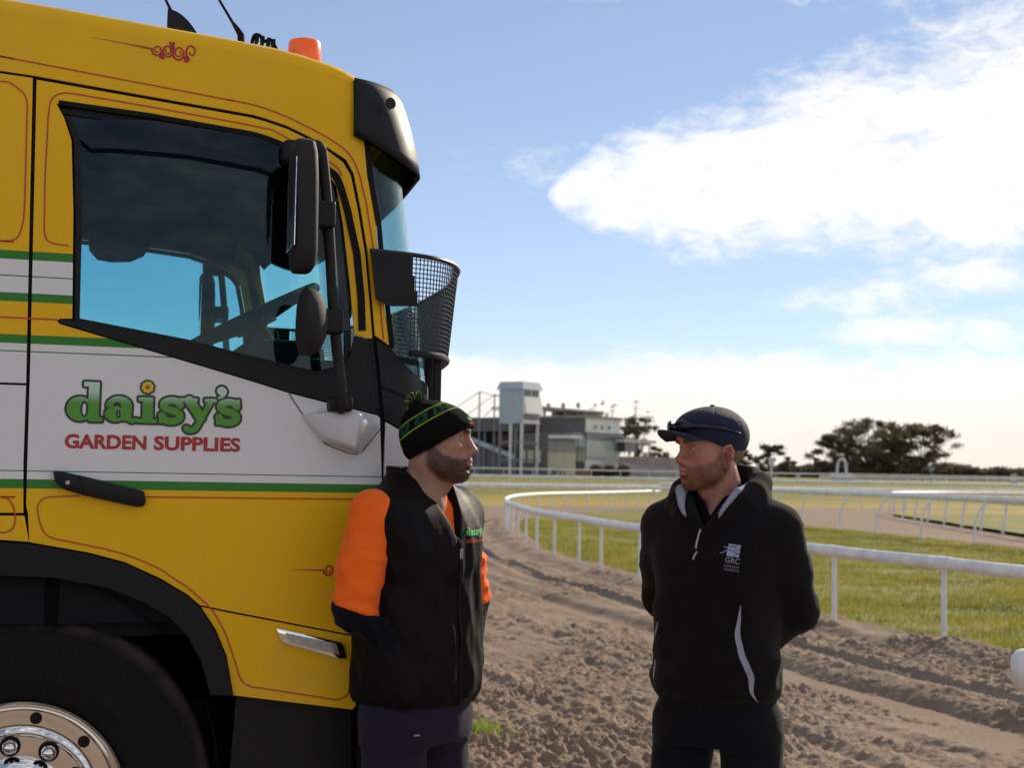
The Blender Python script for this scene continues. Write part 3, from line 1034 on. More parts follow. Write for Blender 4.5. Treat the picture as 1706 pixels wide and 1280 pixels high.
M_glass = glass_mat('tinted_cab_glass', (.62, .84, .87), .8)
M_wscreen = glass_mat('windscreen_glass', (.80, .95, .94), 1.2)
M_smoke = glass_mat('smoked_acrylic', (.30, .33, .40), 1.0)
M_teal = glass_mat('teal_acrylic', (.10, .24, .26), .8, .05)

CAB_R, CAB_W = 0.22, 2.49


def cab_u0(z):
    return 0.94 - 0.15 * max(z - 1.76, 0.0)


def cab_uc(z):
    return cab_u0(z) + CAB_R * PI / 2 + (CAB_W / 2 - CAB_R)


def cabP(u, z, off=0.0):
    """point on the cab skin: u runs along the side, round the corner and across the front"""
    U = cab_u0(z)
    if u <= U:
        return (u, -off, z)
    a = (u - U) / CAB_R
    if a <= PI / 2:
        s, c = math.sin(a), math.cos(a)
        return (U + (CAB_R + off) * s, CAB_R - (CAB_R + off) * c, z)
    v = u - U - CAB_R * PI / 2
    L = CAB_W / 2 - CAB_R
    w = min(v / L, 1.0)
    return (U + CAB_R + 0.045 * (1 - (1 - w) ** 2) + off, CAB_R + v, z)


def panel_mesh(poly, holes=(), off=0.0, thick=0.006, step=0.05, curve=None, cfun=cabP):
    def res(P):
        P = np.vstack([P, P[:1]])
        out = []
        for a, b in zip(P[:-1], P[1:]):
            n = max(1, int(np.linalg.norm(b - a) / step))
            out += [a + (b - a) * i / n for i in range(n)]
        return np.array(out)
    loops = [res(np.array(poly, float))] + [res(np.array(h, float)) for h in holes]
    pts, cons = [], []
    for L in loops:
        k = len(pts)
        pts += [Vector(p) for p in L]
        cons.append([k + i for i in range(len(L))])
    edges = []
    for c in cons:
        edges += [(c[i], c[(i + 1) % len(c)]) for i in range(len(c))]
    lo, hi = loops[0].min(0), loops[0].max(0)
    gx, gy = np.meshgrid(np.arange(lo[0] + step * .5, hi[0], step), np.arange(lo[1] + step * .5, hi[1], step))
    ok = inside(loops[0], gx, gy)
    for L in loops:
        ok &= dist_path(np.vstack([L, L[:1]]), gx, gy) > step * .4
    pts += [Vector((a, b)) for a, b in zip(gx[ok], gy[ok])]
    r = delaunay_2d_cdt(pts, edges, [], 0, 1e-6)
    v2 = np.array([(p.x, p.y) for p in r[0]])
    F = np.array([f for f in r[2] if len(f) == 3])
    cen = v2[F].mean(1)
    keep = inside(loops[0], cen[:, 0], cen[:, 1])
    for L in loops[1:]:
        keep &= ~inside(L, cen[:, 0], cen[:, 1])
    F = F[keep]
    used = np.unique(F)
    mp = -np.ones(len(v2), int)
    mp[used] = np.arange(len(used))
    F = mp[F]
    v2 = v2[used]
    n = len(v2)
    V = [cfun(u, z, off) for u, z in v2] + [cfun(u, z, off - thick) for u, z in v2]
    faces = [tuple(f) for f in F] + [tuple(n + i for i in f[::-1]) for f in F]
    cnt = {}
    for f in F:
        for i in range(3):
            e = (f[i], f[(i + 1) % 3])
            cnt[e] = 1
    for (a, b) in cnt:
        if (b, a) not in cnt:
            faces.append((b, a, a + n, b + n))
    return V, faces


def panel(name, poly, mat, parent, holes=(), off=0.0, thick=0.006, step=0.05, mirror=True, mats=None, fmatf=None):
    V, Fc = panel_mesh(poly, holes, off, thick, step)
    res = None
    for side in ((0, 1) if mirror else (0,)):
        VV = V if side == 0 else [(x, CAB_W - y, z) for x, y, z in V]
        me = bpy.data.meshes.new(name)
        me.from_pydata(VV, [], [tuple(map(int, f)) for f in Fc])
        for mm in (mats or [mat]):
            me.materials.append(mm)
        bm = bmesh.new()
        bm.from_mesh(me)
        bmesh.ops.recalc_face_normals(bm, faces=bm.faces)
        bm.to_mesh(me)
        bm.free()
        if fmatf:
            for p in me.polygons:
                p.material_index = fmatf(p.center)
        me.polygons.foreach_set('use_smooth', np.ones(len(me.polygons), dtype=bool))
        me.set_sharp_from_angle(angle=rad(35))
        o = link(name, me, parent)
        if side == 0:
            res = o
    return res


def ribbon(name, pts, width, mat, parent, off=0.0016, smooth=True, taper=None, n=6, mirror=False):
    if smooth:
        q = [np.array(pts[0], float)]
        for a, b in zip(pts[:-1], pts[1:]):
            a, b = np.array(a, float), np.array(b, float)
            L_ = np.linalg.norm(b - a)
            if L_ > .09:
                q += [a + (b - a) * (.03 / L_), b - (b - a) * (.03 / L_)]
            q.append(b)
        P = catmull(q, n)
    else:
        P = np.array(pts, float)
    V, F = [], []
    N = len(P)
    for i in range(N):
        d = P[min(i + 1, N - 1)] - P[max(i - 1, 0)]
        d = d / (np.linalg.norm(d) + 1e-9)
        nn = np.array([-d[1], d[0]])
        w = width / 2 * (1 if taper is None else (taper[0] + (taper[1] - taper[0]) * i / (N - 1)))
        for s in (-1, 1):
            q = P[i] + nn * w * s
            V.append(cabP(q[0], q[1], off))
    for i in range(N - 1):
        F.append((2 * i, 2 * i + 1, 2 * i + 3, 2 * i + 2))
    return obj(name, V, F, mat, parent, smooth=True)


# --- flat print from a 2D distance function (marching squares)
def fill2d(sdf, x0, x1, y0, y1, h):
    xs = np.arange(x0, x1 + h, h)
    ys = np.arange(y0, y1 + h, h)
    X, Y = np.meshgrid(xs, ys)
    D = sdf(X, Y)
    V, F = [], []
    neg = D < 0
    full = neg[:-1, :-1] & neg[1:, :-1] & neg[:-1, 1:] & neg[1:, 1:]
    anyn = neg[:-1, :-1] | neg[1:, :-1] | neg[:-1, 1:] | neg[1:, 1:]
    for j in range(full.shape[0]):
        i = 0
        row = full[j]
        while i < len(row):
            if row[i]:
                k = i
                while k < len(row) and row[k]:
                    k += 1
                b = len(V)
                V += [(xs[i], ys[j]), (xs[k], ys[j]), (xs[k], ys[j + 1]), (xs[i], ys[j + 1])]
                F.append((b, b + 1, b + 2, b + 3))
                i = k
            else:
                i += 1
    for j, i in zip(*np.nonzero(anyn & ~full)):
        c = [(xs[i], ys[j], D[j, i]), (xs[i + 1], ys[j], D[j, i + 1]), (xs[i + 1], ys[j + 1], D[j + 1, i + 1]), (xs[i], ys[j + 1], D[j + 1, i])]
        p = []
        for k in range(4):
            a, b = c[k], c[(k + 1) % 4]
            if a[2] < 0:
                p.append(a[:2])
            if (a[2] < 0) != (b[2] < 0):
                t_ = a[2] / (a[2] - b[2])
                p.append((a[0] + (b[0] - a[0]) * t_, a[1] + (b[1] - a[1]) * t_))
        if len(p) >= 3:
            b = len(V)
            V += p
            F.append(tuple(range(b, b + len(p))))
    return V, F


def sd_ell(X, Y, cx, cy, rx, ry):
    k0 = np.hypot((X - cx) / rx, (Y - cy) / ry)
    k1 = np.hypot((X - cx) / rx ** 2, (Y - cy) / ry ** 2) + 1e-9
    return k0 * (k0 - 1) / k1


def sd_box(X, Y, x0, x1, y0, y1, r=2.0):
    dx = np.abs(X - (x0 + x1) / 2) - (x1 - x0) / 2 + r
    dy = np.abs(Y - (y0 + y1) / 2) - (y1 - y0) / 2 + r
    return np.hypot(np.maximum(dx, 0), np.maximum(dy, 0)) + np.minimum(np.maximum(dx, dy), 0) - r


def sd_stroke(X, Y, pts, r, r2=None):
    P = catmull(pts, 6)
    d = np.full(X.shape, 1e9)
    n = len(P) - 1
    for i in range(n):
        (ax, ay), (bx, by) = P[i], P[i + 1]
        t_ = np.clip(((X - ax) * (bx - ax) + (Y - ay) * (by - ay)) / ((bx - ax) ** 2 + (by - ay) ** 2 + 1e-9), 0, 1)
        rr = r if r2 is None else r + (r2 - r) * (i + t_) / n
        d = np.minimum(d, np.hypot(X - ax - t_ * (bx - ax), Y - ay - t_ * (by - ay)) - rr)
    return d


def daisys_sdf(X, Y):
    u = np.minimum

    def g_d(x, y):
        d = np.maximum(sd_ell(x, y, 50, 47, 48, 46), -sd_ell(x, y, 66, 46, 15, 31))
        d = u(d, sd_box(x, y, 80, 119, 4, 150))
        return u(u(d, sd_box(x, y, 62, 119, 132, 150)), sd_box(x, y, 84, 132, 0, 15))

    def g_a(x, y):
        d = np.maximum(sd_ell(x, y, 38, 31, 37, 30), -sd_ell(x, y, 50, 30, 9, 16))
        top = np.maximum(np.maximum(sd_ell(x, y, 52, 62, 47, 37), -sd_ell(x, y, 44, 60, 16, 17)), 58 - y)
        d = u(u(d, top), sd_box(x, y, 62, 98, 6, 68))
        return u(d, sd_stroke(x, y, [(84, 16), (98, 6), (114, 10)], 8))

    def g_i(x, y):
        return u(u(sd_box(x, y, 18, 56, 5, 98), sd_box(x, y, 0, 71, 0, 15)), sd_box(x, y, 2, 56, 83, 98))

    def g_s(x, y):
        d = sd_stroke(x, y, [(82, 72), (70, 86), (48, 89), (25, 82), (20, 67), (34, 56), (62, 48), (80, 36), (80, 20), (60, 10), (36, 10), (20, 20), (14, 30)], 13.5)
        return u(u(d, sd_box(x, y, 79, 93, 62, 100)), sd_box(x, y, 4, 18, 0, 38))

    def g_y(x, y):
        d = sd_stroke(x, y, [(22, 90), (44, 60), (66, 26)], 18)
        d = u(d, sd_stroke(x, y, [(106, 92), (86, 54), (66, 14), (54, -8)], 10))
        d = u(d, sd_stroke(x, y, [(56, -4), (44, -20), (24, -24), (14, -17)], 11))
        return u(u(d, sd_box(x, y, 0, 54, 86, 100)), sd_box(x, y, 80, 126, 86, 100))

    def g_q(x, y):
        return u(sd_ell(x, y, 20, 132, 18, 17), sd_stroke(x, y, [(32, 130), (26, 114), (10, 104)], 9, 4))
    d = g_d(X, Y)
    for f, x0 in ((g_a, 141), (g_i, 262), (g_s, 338), (g_y, 432), (g_q, 556), (g_s, 554)):
        d = u(d, f(X - x0, Y))
    return d


def green_grad(t, vec, b):
    sp = t.n('ShaderNodeSeparateXYZ', ins={0: vec})
    k = t.smooth(sp.outputs[2], 1.664, 1.712)
    return t.mix(k, (0.085, 0.29, 0.018), (0.52, 0.68, 0.56))


M_letter = pmat('green_vinyl_fade', None, rough=0.45, build=green_grad)


def decal2d(name, sdf, x0, x1, y0, y1, h, fx, fy, off, mat, parent):
    V, F = fill2d(sdf, x0, x1, y0, y1, h)
    return obj(name, [(fx(a), -off, fy(b)) for a, b in V], F, mat, parent)


TRUCK = empty('delivery_truck', (-1.3134, 3.94, 0.0), rad(17.0))
tag(TRUCK, 'yellow truck cab with white and green bands and daisy lettering on its door', 'truck')
T = TRUCK

ZR = lambda u: float(np.interp(u, [-1, 0, .5, .68, .84, .95, 1.1, 2.5], [2.80, 2.738, 2.698, 2.680, 2.650, 2.618, 2.600, 2.625]))
uc26, uc18 = cab_uc(2.6), cab_uc(1.8)

door_top = [(-.025, 2.567), (.573, 2.514), (.61, 2.507), (.675, 2.49), (.745, 2.462), (.797, 2.435), (.846, 2.405), (.87, 2.367), (.894, 2.264), (.919, 2.134), (.934, 2.003), (.946, 1.89)]
G_ = .0045
# frame round the door: roof side, A-pillar and windscreen header
fr = [(-.95, 2.575 + .05)] + [(-.03, 2.573)] + [(x + (G_ if x > .8 else 0), z + G_) for x, z in door_top[1:]] + [
    (.996, 1.868), (.956, 2.145), (.948, 2.223), (.917, 2.371), (.905, 2.48), (.915, 2.535), (.96, 2.553), (1.2, 2.56), (uc26, 2.56), (uc26, ZR(2))]
fr += [(u, ZR(u)) for u in (1.6, 1.3, 1.1, .95, .84, .68, .5, .25, 0, -.5, -.95)]
panel('cab_frame', fr, M_yel, T, step=.045)


def make_roof():
    us = list(np.linspace(-.95, .8, 24)) + list(np.linspace(.84, uc26, 26))
    rings = []
    for k in range(7):
        a = k / 6 * PI / 2
        ring = []
        for u in us:
            x, y, z = cabP(u, ZR(u), 0)
            fwd = min(max((u - .7) / .5, 0), 1)
            ins = .05 + .12 * fwd
            x2, y2, z2 = cabP(u, ZR(u), -ins * (1 - math.cos(a)))
            ring.append((x2, y2, z + .048 * math.sin(a)))
        rings.append(ring)
    V, F = [], []
    n = len(us)
    for side in (0, 1):
        b = len(V)
        for ring in rings:
            V += [(x, y if side == 0 else CAB_W - y, z) for x, y, z in ring]
        for k in range(6):
            for i in range(n - 1):
                F.append((b + k * n + i, b + k * n + i + 1, b + (k + 1) * n + i + 1, b + (k + 1) * n + i))
    r0, r1 = 6 * n, 7 * n + 6 * n
    m0 = len(V)
    for j in range(1, 6):
        f = j / 6
        for i in range(n):
            a, c = V[r0 + i], V[r1 + i]
            V.append((a[0], a[1] + (c[1] - a[1]) * f, a[2] + .045 * math.sin(PI * f) * min(1, (c[1] - a[1]) / 1.5)))
    rows = [list(range(r0, r0 + n))] + [list(range(m0 + j * n, m0 + (j + 1) * n)) for j in range(5)] + [list(range(r1, r1 + n))]
    for A, B in zip(rows[:-1], rows[1:]):
        for i in range(n - 1):
            F.append((A[i], A[i + 1], B[i + 1], B[i]))
    me = bpy.data.meshes.new('roof')
    me.from_pydata(V, [], F)
    bm = bmesh.new()
    bm.from_mesh(me)
    bmesh.ops.remove_doubles(bm, verts=bm.verts, dist=.0005)
    bmesh.ops.recalc_face_normals(bm, faces=bm.faces)
    bm.to_mesh(me)
    bm.free()
    me.materials.append(M_yel)
    me.polygons.foreach_set('use_smooth', np.ones(len(me.polygons), dtype=bool))
    return link('roof', me, T)


ROOF = make_roof()
# side body behind the door
panel('sleeper_panel', [(-.95, 1.7185), (-.0165, 1.7185), (-.0195, 1.90), (-.026, 2.28), (-.0305, 2.566), (-.95, 2.615)], M_paint, T)
panel('rear_side_panel', [(-.95, 1.3645), (-.0105, 1.3645), (-.0155, 1.5), (-.0165, 1.712), (-.95, 1.712)], M_paint, T)
archR = [(.567, .858), (.542, .969), (.509, 1.044), (.468, 1.105), (.433, 1.136), (.358, 1.181), (.261, 1.226), (.165, 1.252), (.064, 1.270), (.008, 1.280), (-.067, 1.285)]
archL = [(-.165, 1.28), (-.30, 1.255), (-.40, 1.20), (-.50, 1.10), (-.57, .98), (-.61, .86)]
panel('arch_side_panel', [(-.95, 1.356), (-.0075, 1.3565), (.004, 1.30), (.007, 1.286), (-.067, 1.291)] + [(x - .003, z + .006) for x, z in archL] + [(-.95, .86)], M_yel, T)
# door with its window opening
D = [(-.020, 2.562)] + [(x - (.004 if x > .8 else 0), z - .005) for x, z in door_top[1:]] + [(.955, 1.795), (.971, 1.651), (.981, 1.475), (.984, 1.2), (.978, 1.012), (.92, 1.018), (.548, 1.094), (.468, 1.111)]
D += [(x, z + .005) for x, z in archR[4:-1]] + [(.002, 1.361), (-.004, 1.387), (-.0075, 1.757), (-.0155, 2.28)]
WIN = [(.034, 2.500), (.287, 2.490), (.506, 2.470), (.59, 2.462), (.669, 2.438), (.735, 2.407), (.79, 2.372), (.823, 2.33), (.846, 2.222), (.871, 2.045), (.886, 1.915), (.890, 1.893), (.934, 1.884),
       (.948, 1.795), (.962, 1.659), (.883, 1.676), (.811, 1.691), (.7, 1.716), (.596, 1.745), (.393, 1.799), (.066, 1.885), (.058, 1.893), (.064, 1.900), (.098, 1.902), (.090, 2.20), (.078, 2.40), (.056, 2.462)]
DOOR = panel('door', D, None, T, holes=[WIN], mats=[M_paint, M_yel, M_blackp], fmatf=lambda c: 2 if (c.x > .925 and 1.655 < c.z < 1.882) else (1 if (c.z > 1.86 and c.x > .3) else 0), step=.045)
GL = [(.040, 2.494), (.287, 2.484), (.506, 2.464), (.59, 2.456), (.669, 2.432), (.735, 2.401), (.79, 2.366), (.817, 2.33), (.840, 2.222), (.865, 2.045), (.880, 1.915), (.882, 1.83),
      (.85, 1.785), (.78, 1.765), (.6, 1.80), (.408, 1.842), (.104, 1.893), (.096, 2.20), (.084, 2.40), (.062, 2.458)]
panel('side_window', GL, M_glass, T, off=-.022, thick=.004, step=.12)
SILL = [(.888, 1.890), (.932, 1.881), (.946, 1.795), (.960, 1.662), (.883, 1.680), (.811, 1.695), (.7, 1.720), (.596, 1.749), (.393, 1.803), (.07, 1.888), (.062, 1.893), (.066, 1.898), (.108, 1.896),
        (.408, 1.847), (.6, 1.805), (.78, 1.772), (.85, 1.792), (.878, 1.83)]
panel('window_sill', SILL, M_blackp, T, off=.004, thick=.014)


def inset(poly, d):
    P = np.array(poly, float)
    n = len(P)
    A = 0.5 * sum(P[i][0] * P[(i + 1) % n][1] - P[(i + 1) % n][0] * P[i][1] for i in range(n))
    s = 1 if A > 0 else -1
    out = []
    for i in range(n):
        e = P[(i + 1) % n] - P[i - 1]
        e = e / (np.linalg.norm(e) + 1e-9)
        out.append(P[i] + s * d * np.array([-e[1], e[0]]))
    return [tuple(p) for p in out]


panel('window_frame', GL, M_blackp, T, holes=[inset(GL, .018)], off=-.014, thick=.02, step=.08)
ribbon('window_seal_shade', [(.74, 2.404), (.80, 2.372), (.828, 2.345), (.857, 2.262), (.889, 2.133), (.905, 2.002), (.911, 1.906)], .022, M_rubber, T, off=.003)
ribbon('window_seal_shade', [(.04, 2.503), (.287, 2.489), (.506, 2.468), (.59, 2.459), (.669, 2.436), (.735, 2.405)], .014, M_rubber, T, off=.003)  # top strip: dark colour stands in for the shaded recess above the glass
SH = [(.100, 2.405), (.104, 2.435), (.128, 2.462), (.287, 2.474), (.506, 2.458), (.59, 2.450), (.669, 2.426), (.735, 2.395), (.79, 2.358), (.812, 2.325), (.834, 2.222), (.858, 2.045), (.874, 1.905),
      (.830, 1.90), (.815, 2.05), (.795, 2.20), (.770, 2.285), (.72, 2.325), (.6, 2.362), (.4, 2.384), (.2, 2.386), (.13, 2.380)]
panel('weather_shield', SH, M_smoke, T, off=.010, thick=.003, step=.08, mirror=False)
# black backing strips added behind the panel gaps to block bright slits
for gp in (door_top + [(.960, 1.795), (.976, 1.651), (.986, 1.475), (.988, 1.2), (.982, 1.015)], [(-.0255, 2.567), (-.021, 2.28), (-.012, 1.757), (-.0085, 1.387), (.0, 1.361), (.006, 1.285)],
           [(-.95, 1.7152), (-.012, 1.7152)], [(-.95, 1.360), (-.003, 1.360)], [(.468, 1.108), (.548, 1.091), (.924, 1.014), (1.0, 1.012)], [(.99, 1.645), (1.05, 1.616), (1.15, 1.600), (1.6, 1.597)],
           [(.952, 1.884), (.996, 1.865), (1.0, 1.862)]):
    for q in (0, 1):
        o = ribbon('weather_strip', gp, .036, M_rubber, T, off=-.0085, n=3)
        if q:
            for v in o.data.vertices:
                v.co.y = CAB_W - v.co.y
# lower panels
panel('lower_corner_panel', [(.472, 1.1055), (.548, 1.0885), (.924, 1.0125), (.926, .99), (.919, .816), (.910, .807), (.57, .857), (.547, .969), (.514, 1.044)], M_yel, T)
A_, B_, C_ = cab_uc(1.7), cab_uc(1.3), cab_uc(.8)
panel('pillar_trim', [(.954, 1.880), (.996, 1.862), (1.05, 1.815), (1.13, 1.775), (1.25, 1.752), (A_, 1.735), (A_, 1.605), (1.30, 1.600), (1.15, 1.604), (1.05, 1.620), (.984, 1.648), (.966, 1.795)], M_blackp, T, off=.002)
ribbon('trim_seam', [(.975, 1.742), (1.05, 1.72), (1.15, 1.690), (1.3, 1.672), (1.6, 1.665)], .006, M_rubber, T, off=.004)
panel('front_panel', [(.990, 1.640), (1.05, 1.613), (1.15, 1.597), (1.3, 1.593), (B_, 1.592), (B_, 1.02), (.984, 1.02)], M_paint, T)
panel('bumper', [(.936, 1.008), (C_, 1.008), (C_, .36), (.95, .36), (.932, .55), (.929, .80)], M_blackp, T, off=-.004, thick=.02)  # coloured black to stand in for the dark shadow beyond the corner panel
panel('side_skirt', [(.585, .848), (.918, .800), (.925, .55), (.93, .36), (.60, .36), (.57, .60)], M_blackp, T, off=-.06, thick=.02)
# windscreen
panel('windscreen', [(1.000, 1.862), (.961, 2.145), (.953, 2.223), (.922, 2.371), (.910, 2.48), (.920, 2.530), (.962, 2.547), (1.2, 2.554), (uc26, 2.555), (A_, 1.738), (1.25, 1.757), (1.13, 1.780), (1.055, 1.819)],
      M_wscreen, T, off=-.004, thick=.005, step=.06)
ribbon('windscreen_edge', [(1.006, 1.862), (.967, 2.145), (.959, 2.223), (.928, 2.371), (.917, 2.47), (.922, 2.52)], .018, M_rubber, T, off=.0015)
# grille and lamps on the front
for side in (0, 1):
    pass
gr = empty('grille', (0, 0, 0), 0, T)
for i in range(7):
    zz = 1.08 + i * .065
    MB().box(1.195, 1.212, .55, 1.94, zz, zz + .035).build('slat', M_blackp, gr)
for yy in (.28, 1.85):
    hl = MB().box(1.10, 1.175, yy, yy + .36, .74, .94).build('headlight', M_chrome, T, bevel=.02)
    MB().box(1.177, 1.185, yy + .02, yy + .34, .76, .92).build('lens', glass_mat('lamp_lens', (.8, .8, .8)), hl)

# wheel arch flare
ARO = archR + archL
ARI = [(.505, .862), (.477, .955), (.437, 1.026), (.386, 1.080), (.312, 1.123), (.216, 1.162), (.074, 1.190), (-.064, 1.196), (-.17, 1.19), (-.27, 1.165), (-.36, 1.115), (-.45, 1.03), (-.51, .95), (-.545, .86)]
panel('wheel_arch', ARO + ARI[::-1], pmat('arch_plastic', (.012, .0115, .0115), .6, spec=.2, var=.15, bump=.1, bscale=150), T, off=.016, thick=.05, step=.06)
lin = MB()
V, F = [], []
n = 24
for i in range(n + 1):
    a = PI * i / n
    for y in (.02, .75):
        V.append((.56 * math.cos(a) - .02, y, .60 + .60 * math.sin(a)))
for i in range(n):
    F.append((2 * i, 2 * i + 1, 2 * i + 3, 2 * i + 2))
obj('wheel_well', V, F, M_rubber, T, smooth=True)
MB().box(-1.6, 1.1, .78, 1.7, .35, 1.1).build('chassis', M_rubber, T)
MB().box(.62, .95, .16, .8, .3, 1.2).build('step_box', M_rubber, T)
MB().tube([(.50, .30, .40), (.50, .30, .80)], .035, 10).build('shock_absorber', M_greyp, T, smooth=True)


# --- wheel (axis along local Y)
def lathe(name, prof, mat, parent, n=64, smooth=True):
    """prof = (radius, y) list"""
    V, F = [], []
    m = len(prof)
    for i in range(n):
        a = 2 * PI * i / n
        for r_, y in prof:
            V.append((r_ * math.cos(a), y, r_ * math.sin(a)))
    for i in range(n):
        j = (i + 1) % n
        for k in range(m - 1):
            F.append((i * m + k, i * m + k + 1, j * m + k + 1, j * m + k))
    o = obj(name, V, F, mat, parent, smooth=smooth)
    o.data.set_sharp_from_angle(angle=rad(38))
    return o


def tyre_col(t, vec, b):
    sp = t.n('ShaderNodeSeparateXYZ', ins={0: vec})
    r_ = t.m('SQRT', t.m('ADD', t.m('MULTIPLY', sp.outputs[0], sp.outputs[0]), t.m('MULTIPLY', sp.outputs[2], sp.outputs[2])))
    nz = t.noise(vec, 9.0, 6.0, .65)
    k = t.m('MULTIPLY', t.smooth(r_, .475, .525), t.smooth(nz, .3, .6))
    c = t.mix(k, (.011, .0105, .0105), (.075, .054, .041))
    return t.mix(t.smooth(nz, .55, .8, 0, .3), c, (.035, .028, .024))


M_tyre = pmat('tyre_rubber', None, rough=.85, spec=.15, build=tyre_col, bump=.35, bscale=60)


def make_wheel(parent, y0, flip):
    w = empty('wheel', (0, y0, .557), 0, parent)
    if flip:
        w.rotation_euler = (0, 0, PI)
    ty = [(.285, .045), (.300, .022), (.318, .012), (.345, .006), (.350, .003), (.356, .006), (.40, .000), (.45, .002), (.478, .010), (.484, .007), (.490, .012), (.512, .026), (.524, .048), (.527, .075),
          (.527, .11), (.517, .112), (.517, .124), (.528, .126), (.529, .165), (.518, .167), (.518, .179), (.529, .181), (.528, .225), (.524, .255), (.505, .28), (.40, .30), (.29, .26)]
    lathe('tyre', ty, M_tyre, w, 96)
    rim = lathe('rim', [(.292, .040), (.293, .026), (.289, .018), (.283, .020), (.278, .032), (.268, .040), (.262, .050), (.260, .068), (.257, .074), (.236, .075), (.219, .074), (.212, .066), (.203, .064), (.195, .056), (.190, .046), (.150, .044), (.138, .044)], M_chrome, w, 96)
    lathe('hub', [(.138, .046), (.136, .020), (.130, -.005), (.118, -.014), (.02, -.020), (0.001, -.020)], M_chrome, w, 48)
    for k in range(10):
        a = rad(98 - 36 * k)
        h = obj('hand_hole', *disc_mesh(.0165, .004), pmat('hole_black', (.006, .006, .006), .9), rim)
        a2 = rad(80 - 36 * k)
        h.location = (.238 * math.cos(a2), .0735, .238 * math.sin(a2))
        seat = obj('lug_seat', *disc_mesh(.028, .004), M_rubber, rim)
        seat.location = (.1675 * math.cos(a), .040, .1675 * math.sin(a))
        lug = lathe('lug_nut', [(.021, .0), (.020, -.022), (.016, -.034), (.008, -.040), (.0005, -.041)], M_chrome, rim, 20)
        lug.location = (.1675 * math.cos(a), .040, .1675 * math.sin(a))
    return w


def disc_mesh(r_, th, n=24):
    V = [(r_ * math.cos(2 * PI * i / n), -th / 2, r_ * math.sin(2 * PI * i / n)) for i in range(n)]
    V += [(x, th / 2, z) for x, _, z in V]
    F = [tuple(range(n))[::-1], tuple(range(n, 2 * n))] + [(i, (i + 1) % n, n + (i + 1) % n, n + i) for i in range(n)]
    return V, F


make_wheel(T, .035, False)
make_wheel(T, CAB_W - .035, True)

# --- pinstripes and lettering
def pin(pts, w=.0042, **k):
    return ribbon('pinstripe', pts, w, M_red, T, **k)


pin([(-.95, 2.555), (-.3, 2.552), (-.115, 2.548), (-.092, 2.547), (-.065, 2.531), (-.048, 2.513), (-.042, 2.485), (-.039, 2.254), (-.04, 2.172), (-.05, 2.126), (-.065, 2.111), (-.099, 2.106), (-.95, 2.106)])
pin([(-.95, 1.407), (-.072, 1.407), (-.049, 1.4), (-.035, 1.375), (-.031, 1.346), (-.036, 1.323), (-.053, 1.312), (-.068, 1.311), (-.25, 1.311)])
pin([(.081, 2.105), (.056, 2.106), (.032, 2.111), (.02, 2.123), (.015, 2.147), (.012, 2.283), (.014, 2.456), (.018, 2.499), (.029, 2.52), (.052, 2.531), (.08, 2.532), (.28, 2.515), (.54, 2.49), (.633, 2.478), (.684, 2.454), (.768, 2.416), (.823, 2.385), (.839, 2.36)])
pin([(-.95, 1.897), (-.02, 1.897), (.058, 1.897)], smooth=False)
pin([(-.95, 2.70), (-.118, 2.618), (.504, 2.555), (.588, 2.545), (.674, 2.521), (.762, 2.485), (.828, 2.451), (.869, 2.415), (.892, 2.368), (.901, 2.338), (.915, 2.287), (.936, 2.179), (.968, 1.961), (.977, 1.883)])
pin([(.9, 1.413), (.606, 1.412), (.312, 1.412)], smooth=False)
pin([(.132, 1.412), (.129, 1.412), (.054, 1.408), (.033, 1.396), (.026, 1.379), (.031, 1.347), (.046, 1.311), (.073, 1.295), (.212, 1.266), (.284, 1.244), (.357, 1.211), (.432, 1.161), (.498, 1.102), (.54, 1.034), (.567, .963), (.59, .9), (.619, .88), (.859, .837), (.885, .843), (.9, .862), (.904, .896), (.908, 1.023), (.9, 1.399)])


def scroll(cx, cz, rx, rz, turn, start, mat=None, w=.0056, grow=.28):
    P = []
    for i in range(26):
        f = i / 25
        a = start + turn * f * 2 * PI
        k = 1 - (1 - grow) * f
        P.append((cx + rx * k * math.cos(a), cz + rz * k * math.sin(a)))
    return ribbon('scroll_ornament', P, w, M_redtext, T, taper=(1.0, .55), n=2, off=.0018 + .0002 * random.random())


for (cx, cz, rx, rz, tn, st) in ((.301, 2.679, .0150, .0170, 1.4, PI), (.330, 2.680, .0160, .0195, -1.7, 0.3), (.361, 2.677, .0180, .0235, 1.8, 2.4), (.396, 2.684, .0165, .0235, -1.2, -1.8)):
    scroll(cx, cz, rx, rz, tn, st)
for (px_, pz_, r_) in ((.314, 2.668, .006), (.342, 2.694, .0065), (.346, 2.703, .004), (.337, 2.702, .004), (.383, 2.662, .0085), (.311, 2.660, .004), (.318, 2.659, .004), (.345, 2.683, .005)):
    V, F = disc_mesh(r_, .0004, 14)
    o = obj('ornament_dot', V, F, M_redtext, T)
    o.location = (px_, -.0021, pz_)
    o.scale = (1, 1, 1.25)
ribbon('ornament_tail', [(.125, 2.697), (.2, 2.690), (.29, 2.681)], .006, M_redtext, T, taper=(.08, 1.0), off=.0017)
ribbon('ornament_tail', [(.722, 1.209), (.77, 1.208), (.816, 1.207)], .005, M_redtext, T, taper=(.1, 1.0), off=.0017)
scroll(.830, 1.209, .0155, .018, 1.5, PI)
scroll(.862, 1.207, .0145, .018, -1.5, 0)
scroll(.895, 1.209, .0145, .018, 1.4, PI)

UX = lambda a: .0905 + a * .000730
UZ = lambda b: 1.6185 + b * .000730
decal2d('name_outline', lambda X, Y: daisys_sdf(X, Y) - 8.5, -14, 670, -68, 172, 1.25, UX, UZ, .0014, M_outl, T)
decal2d('name_lettering', daisys_sdf, -4, 660, -58, 160, 1.25, UX, UZ, .0020, M_letter, T)


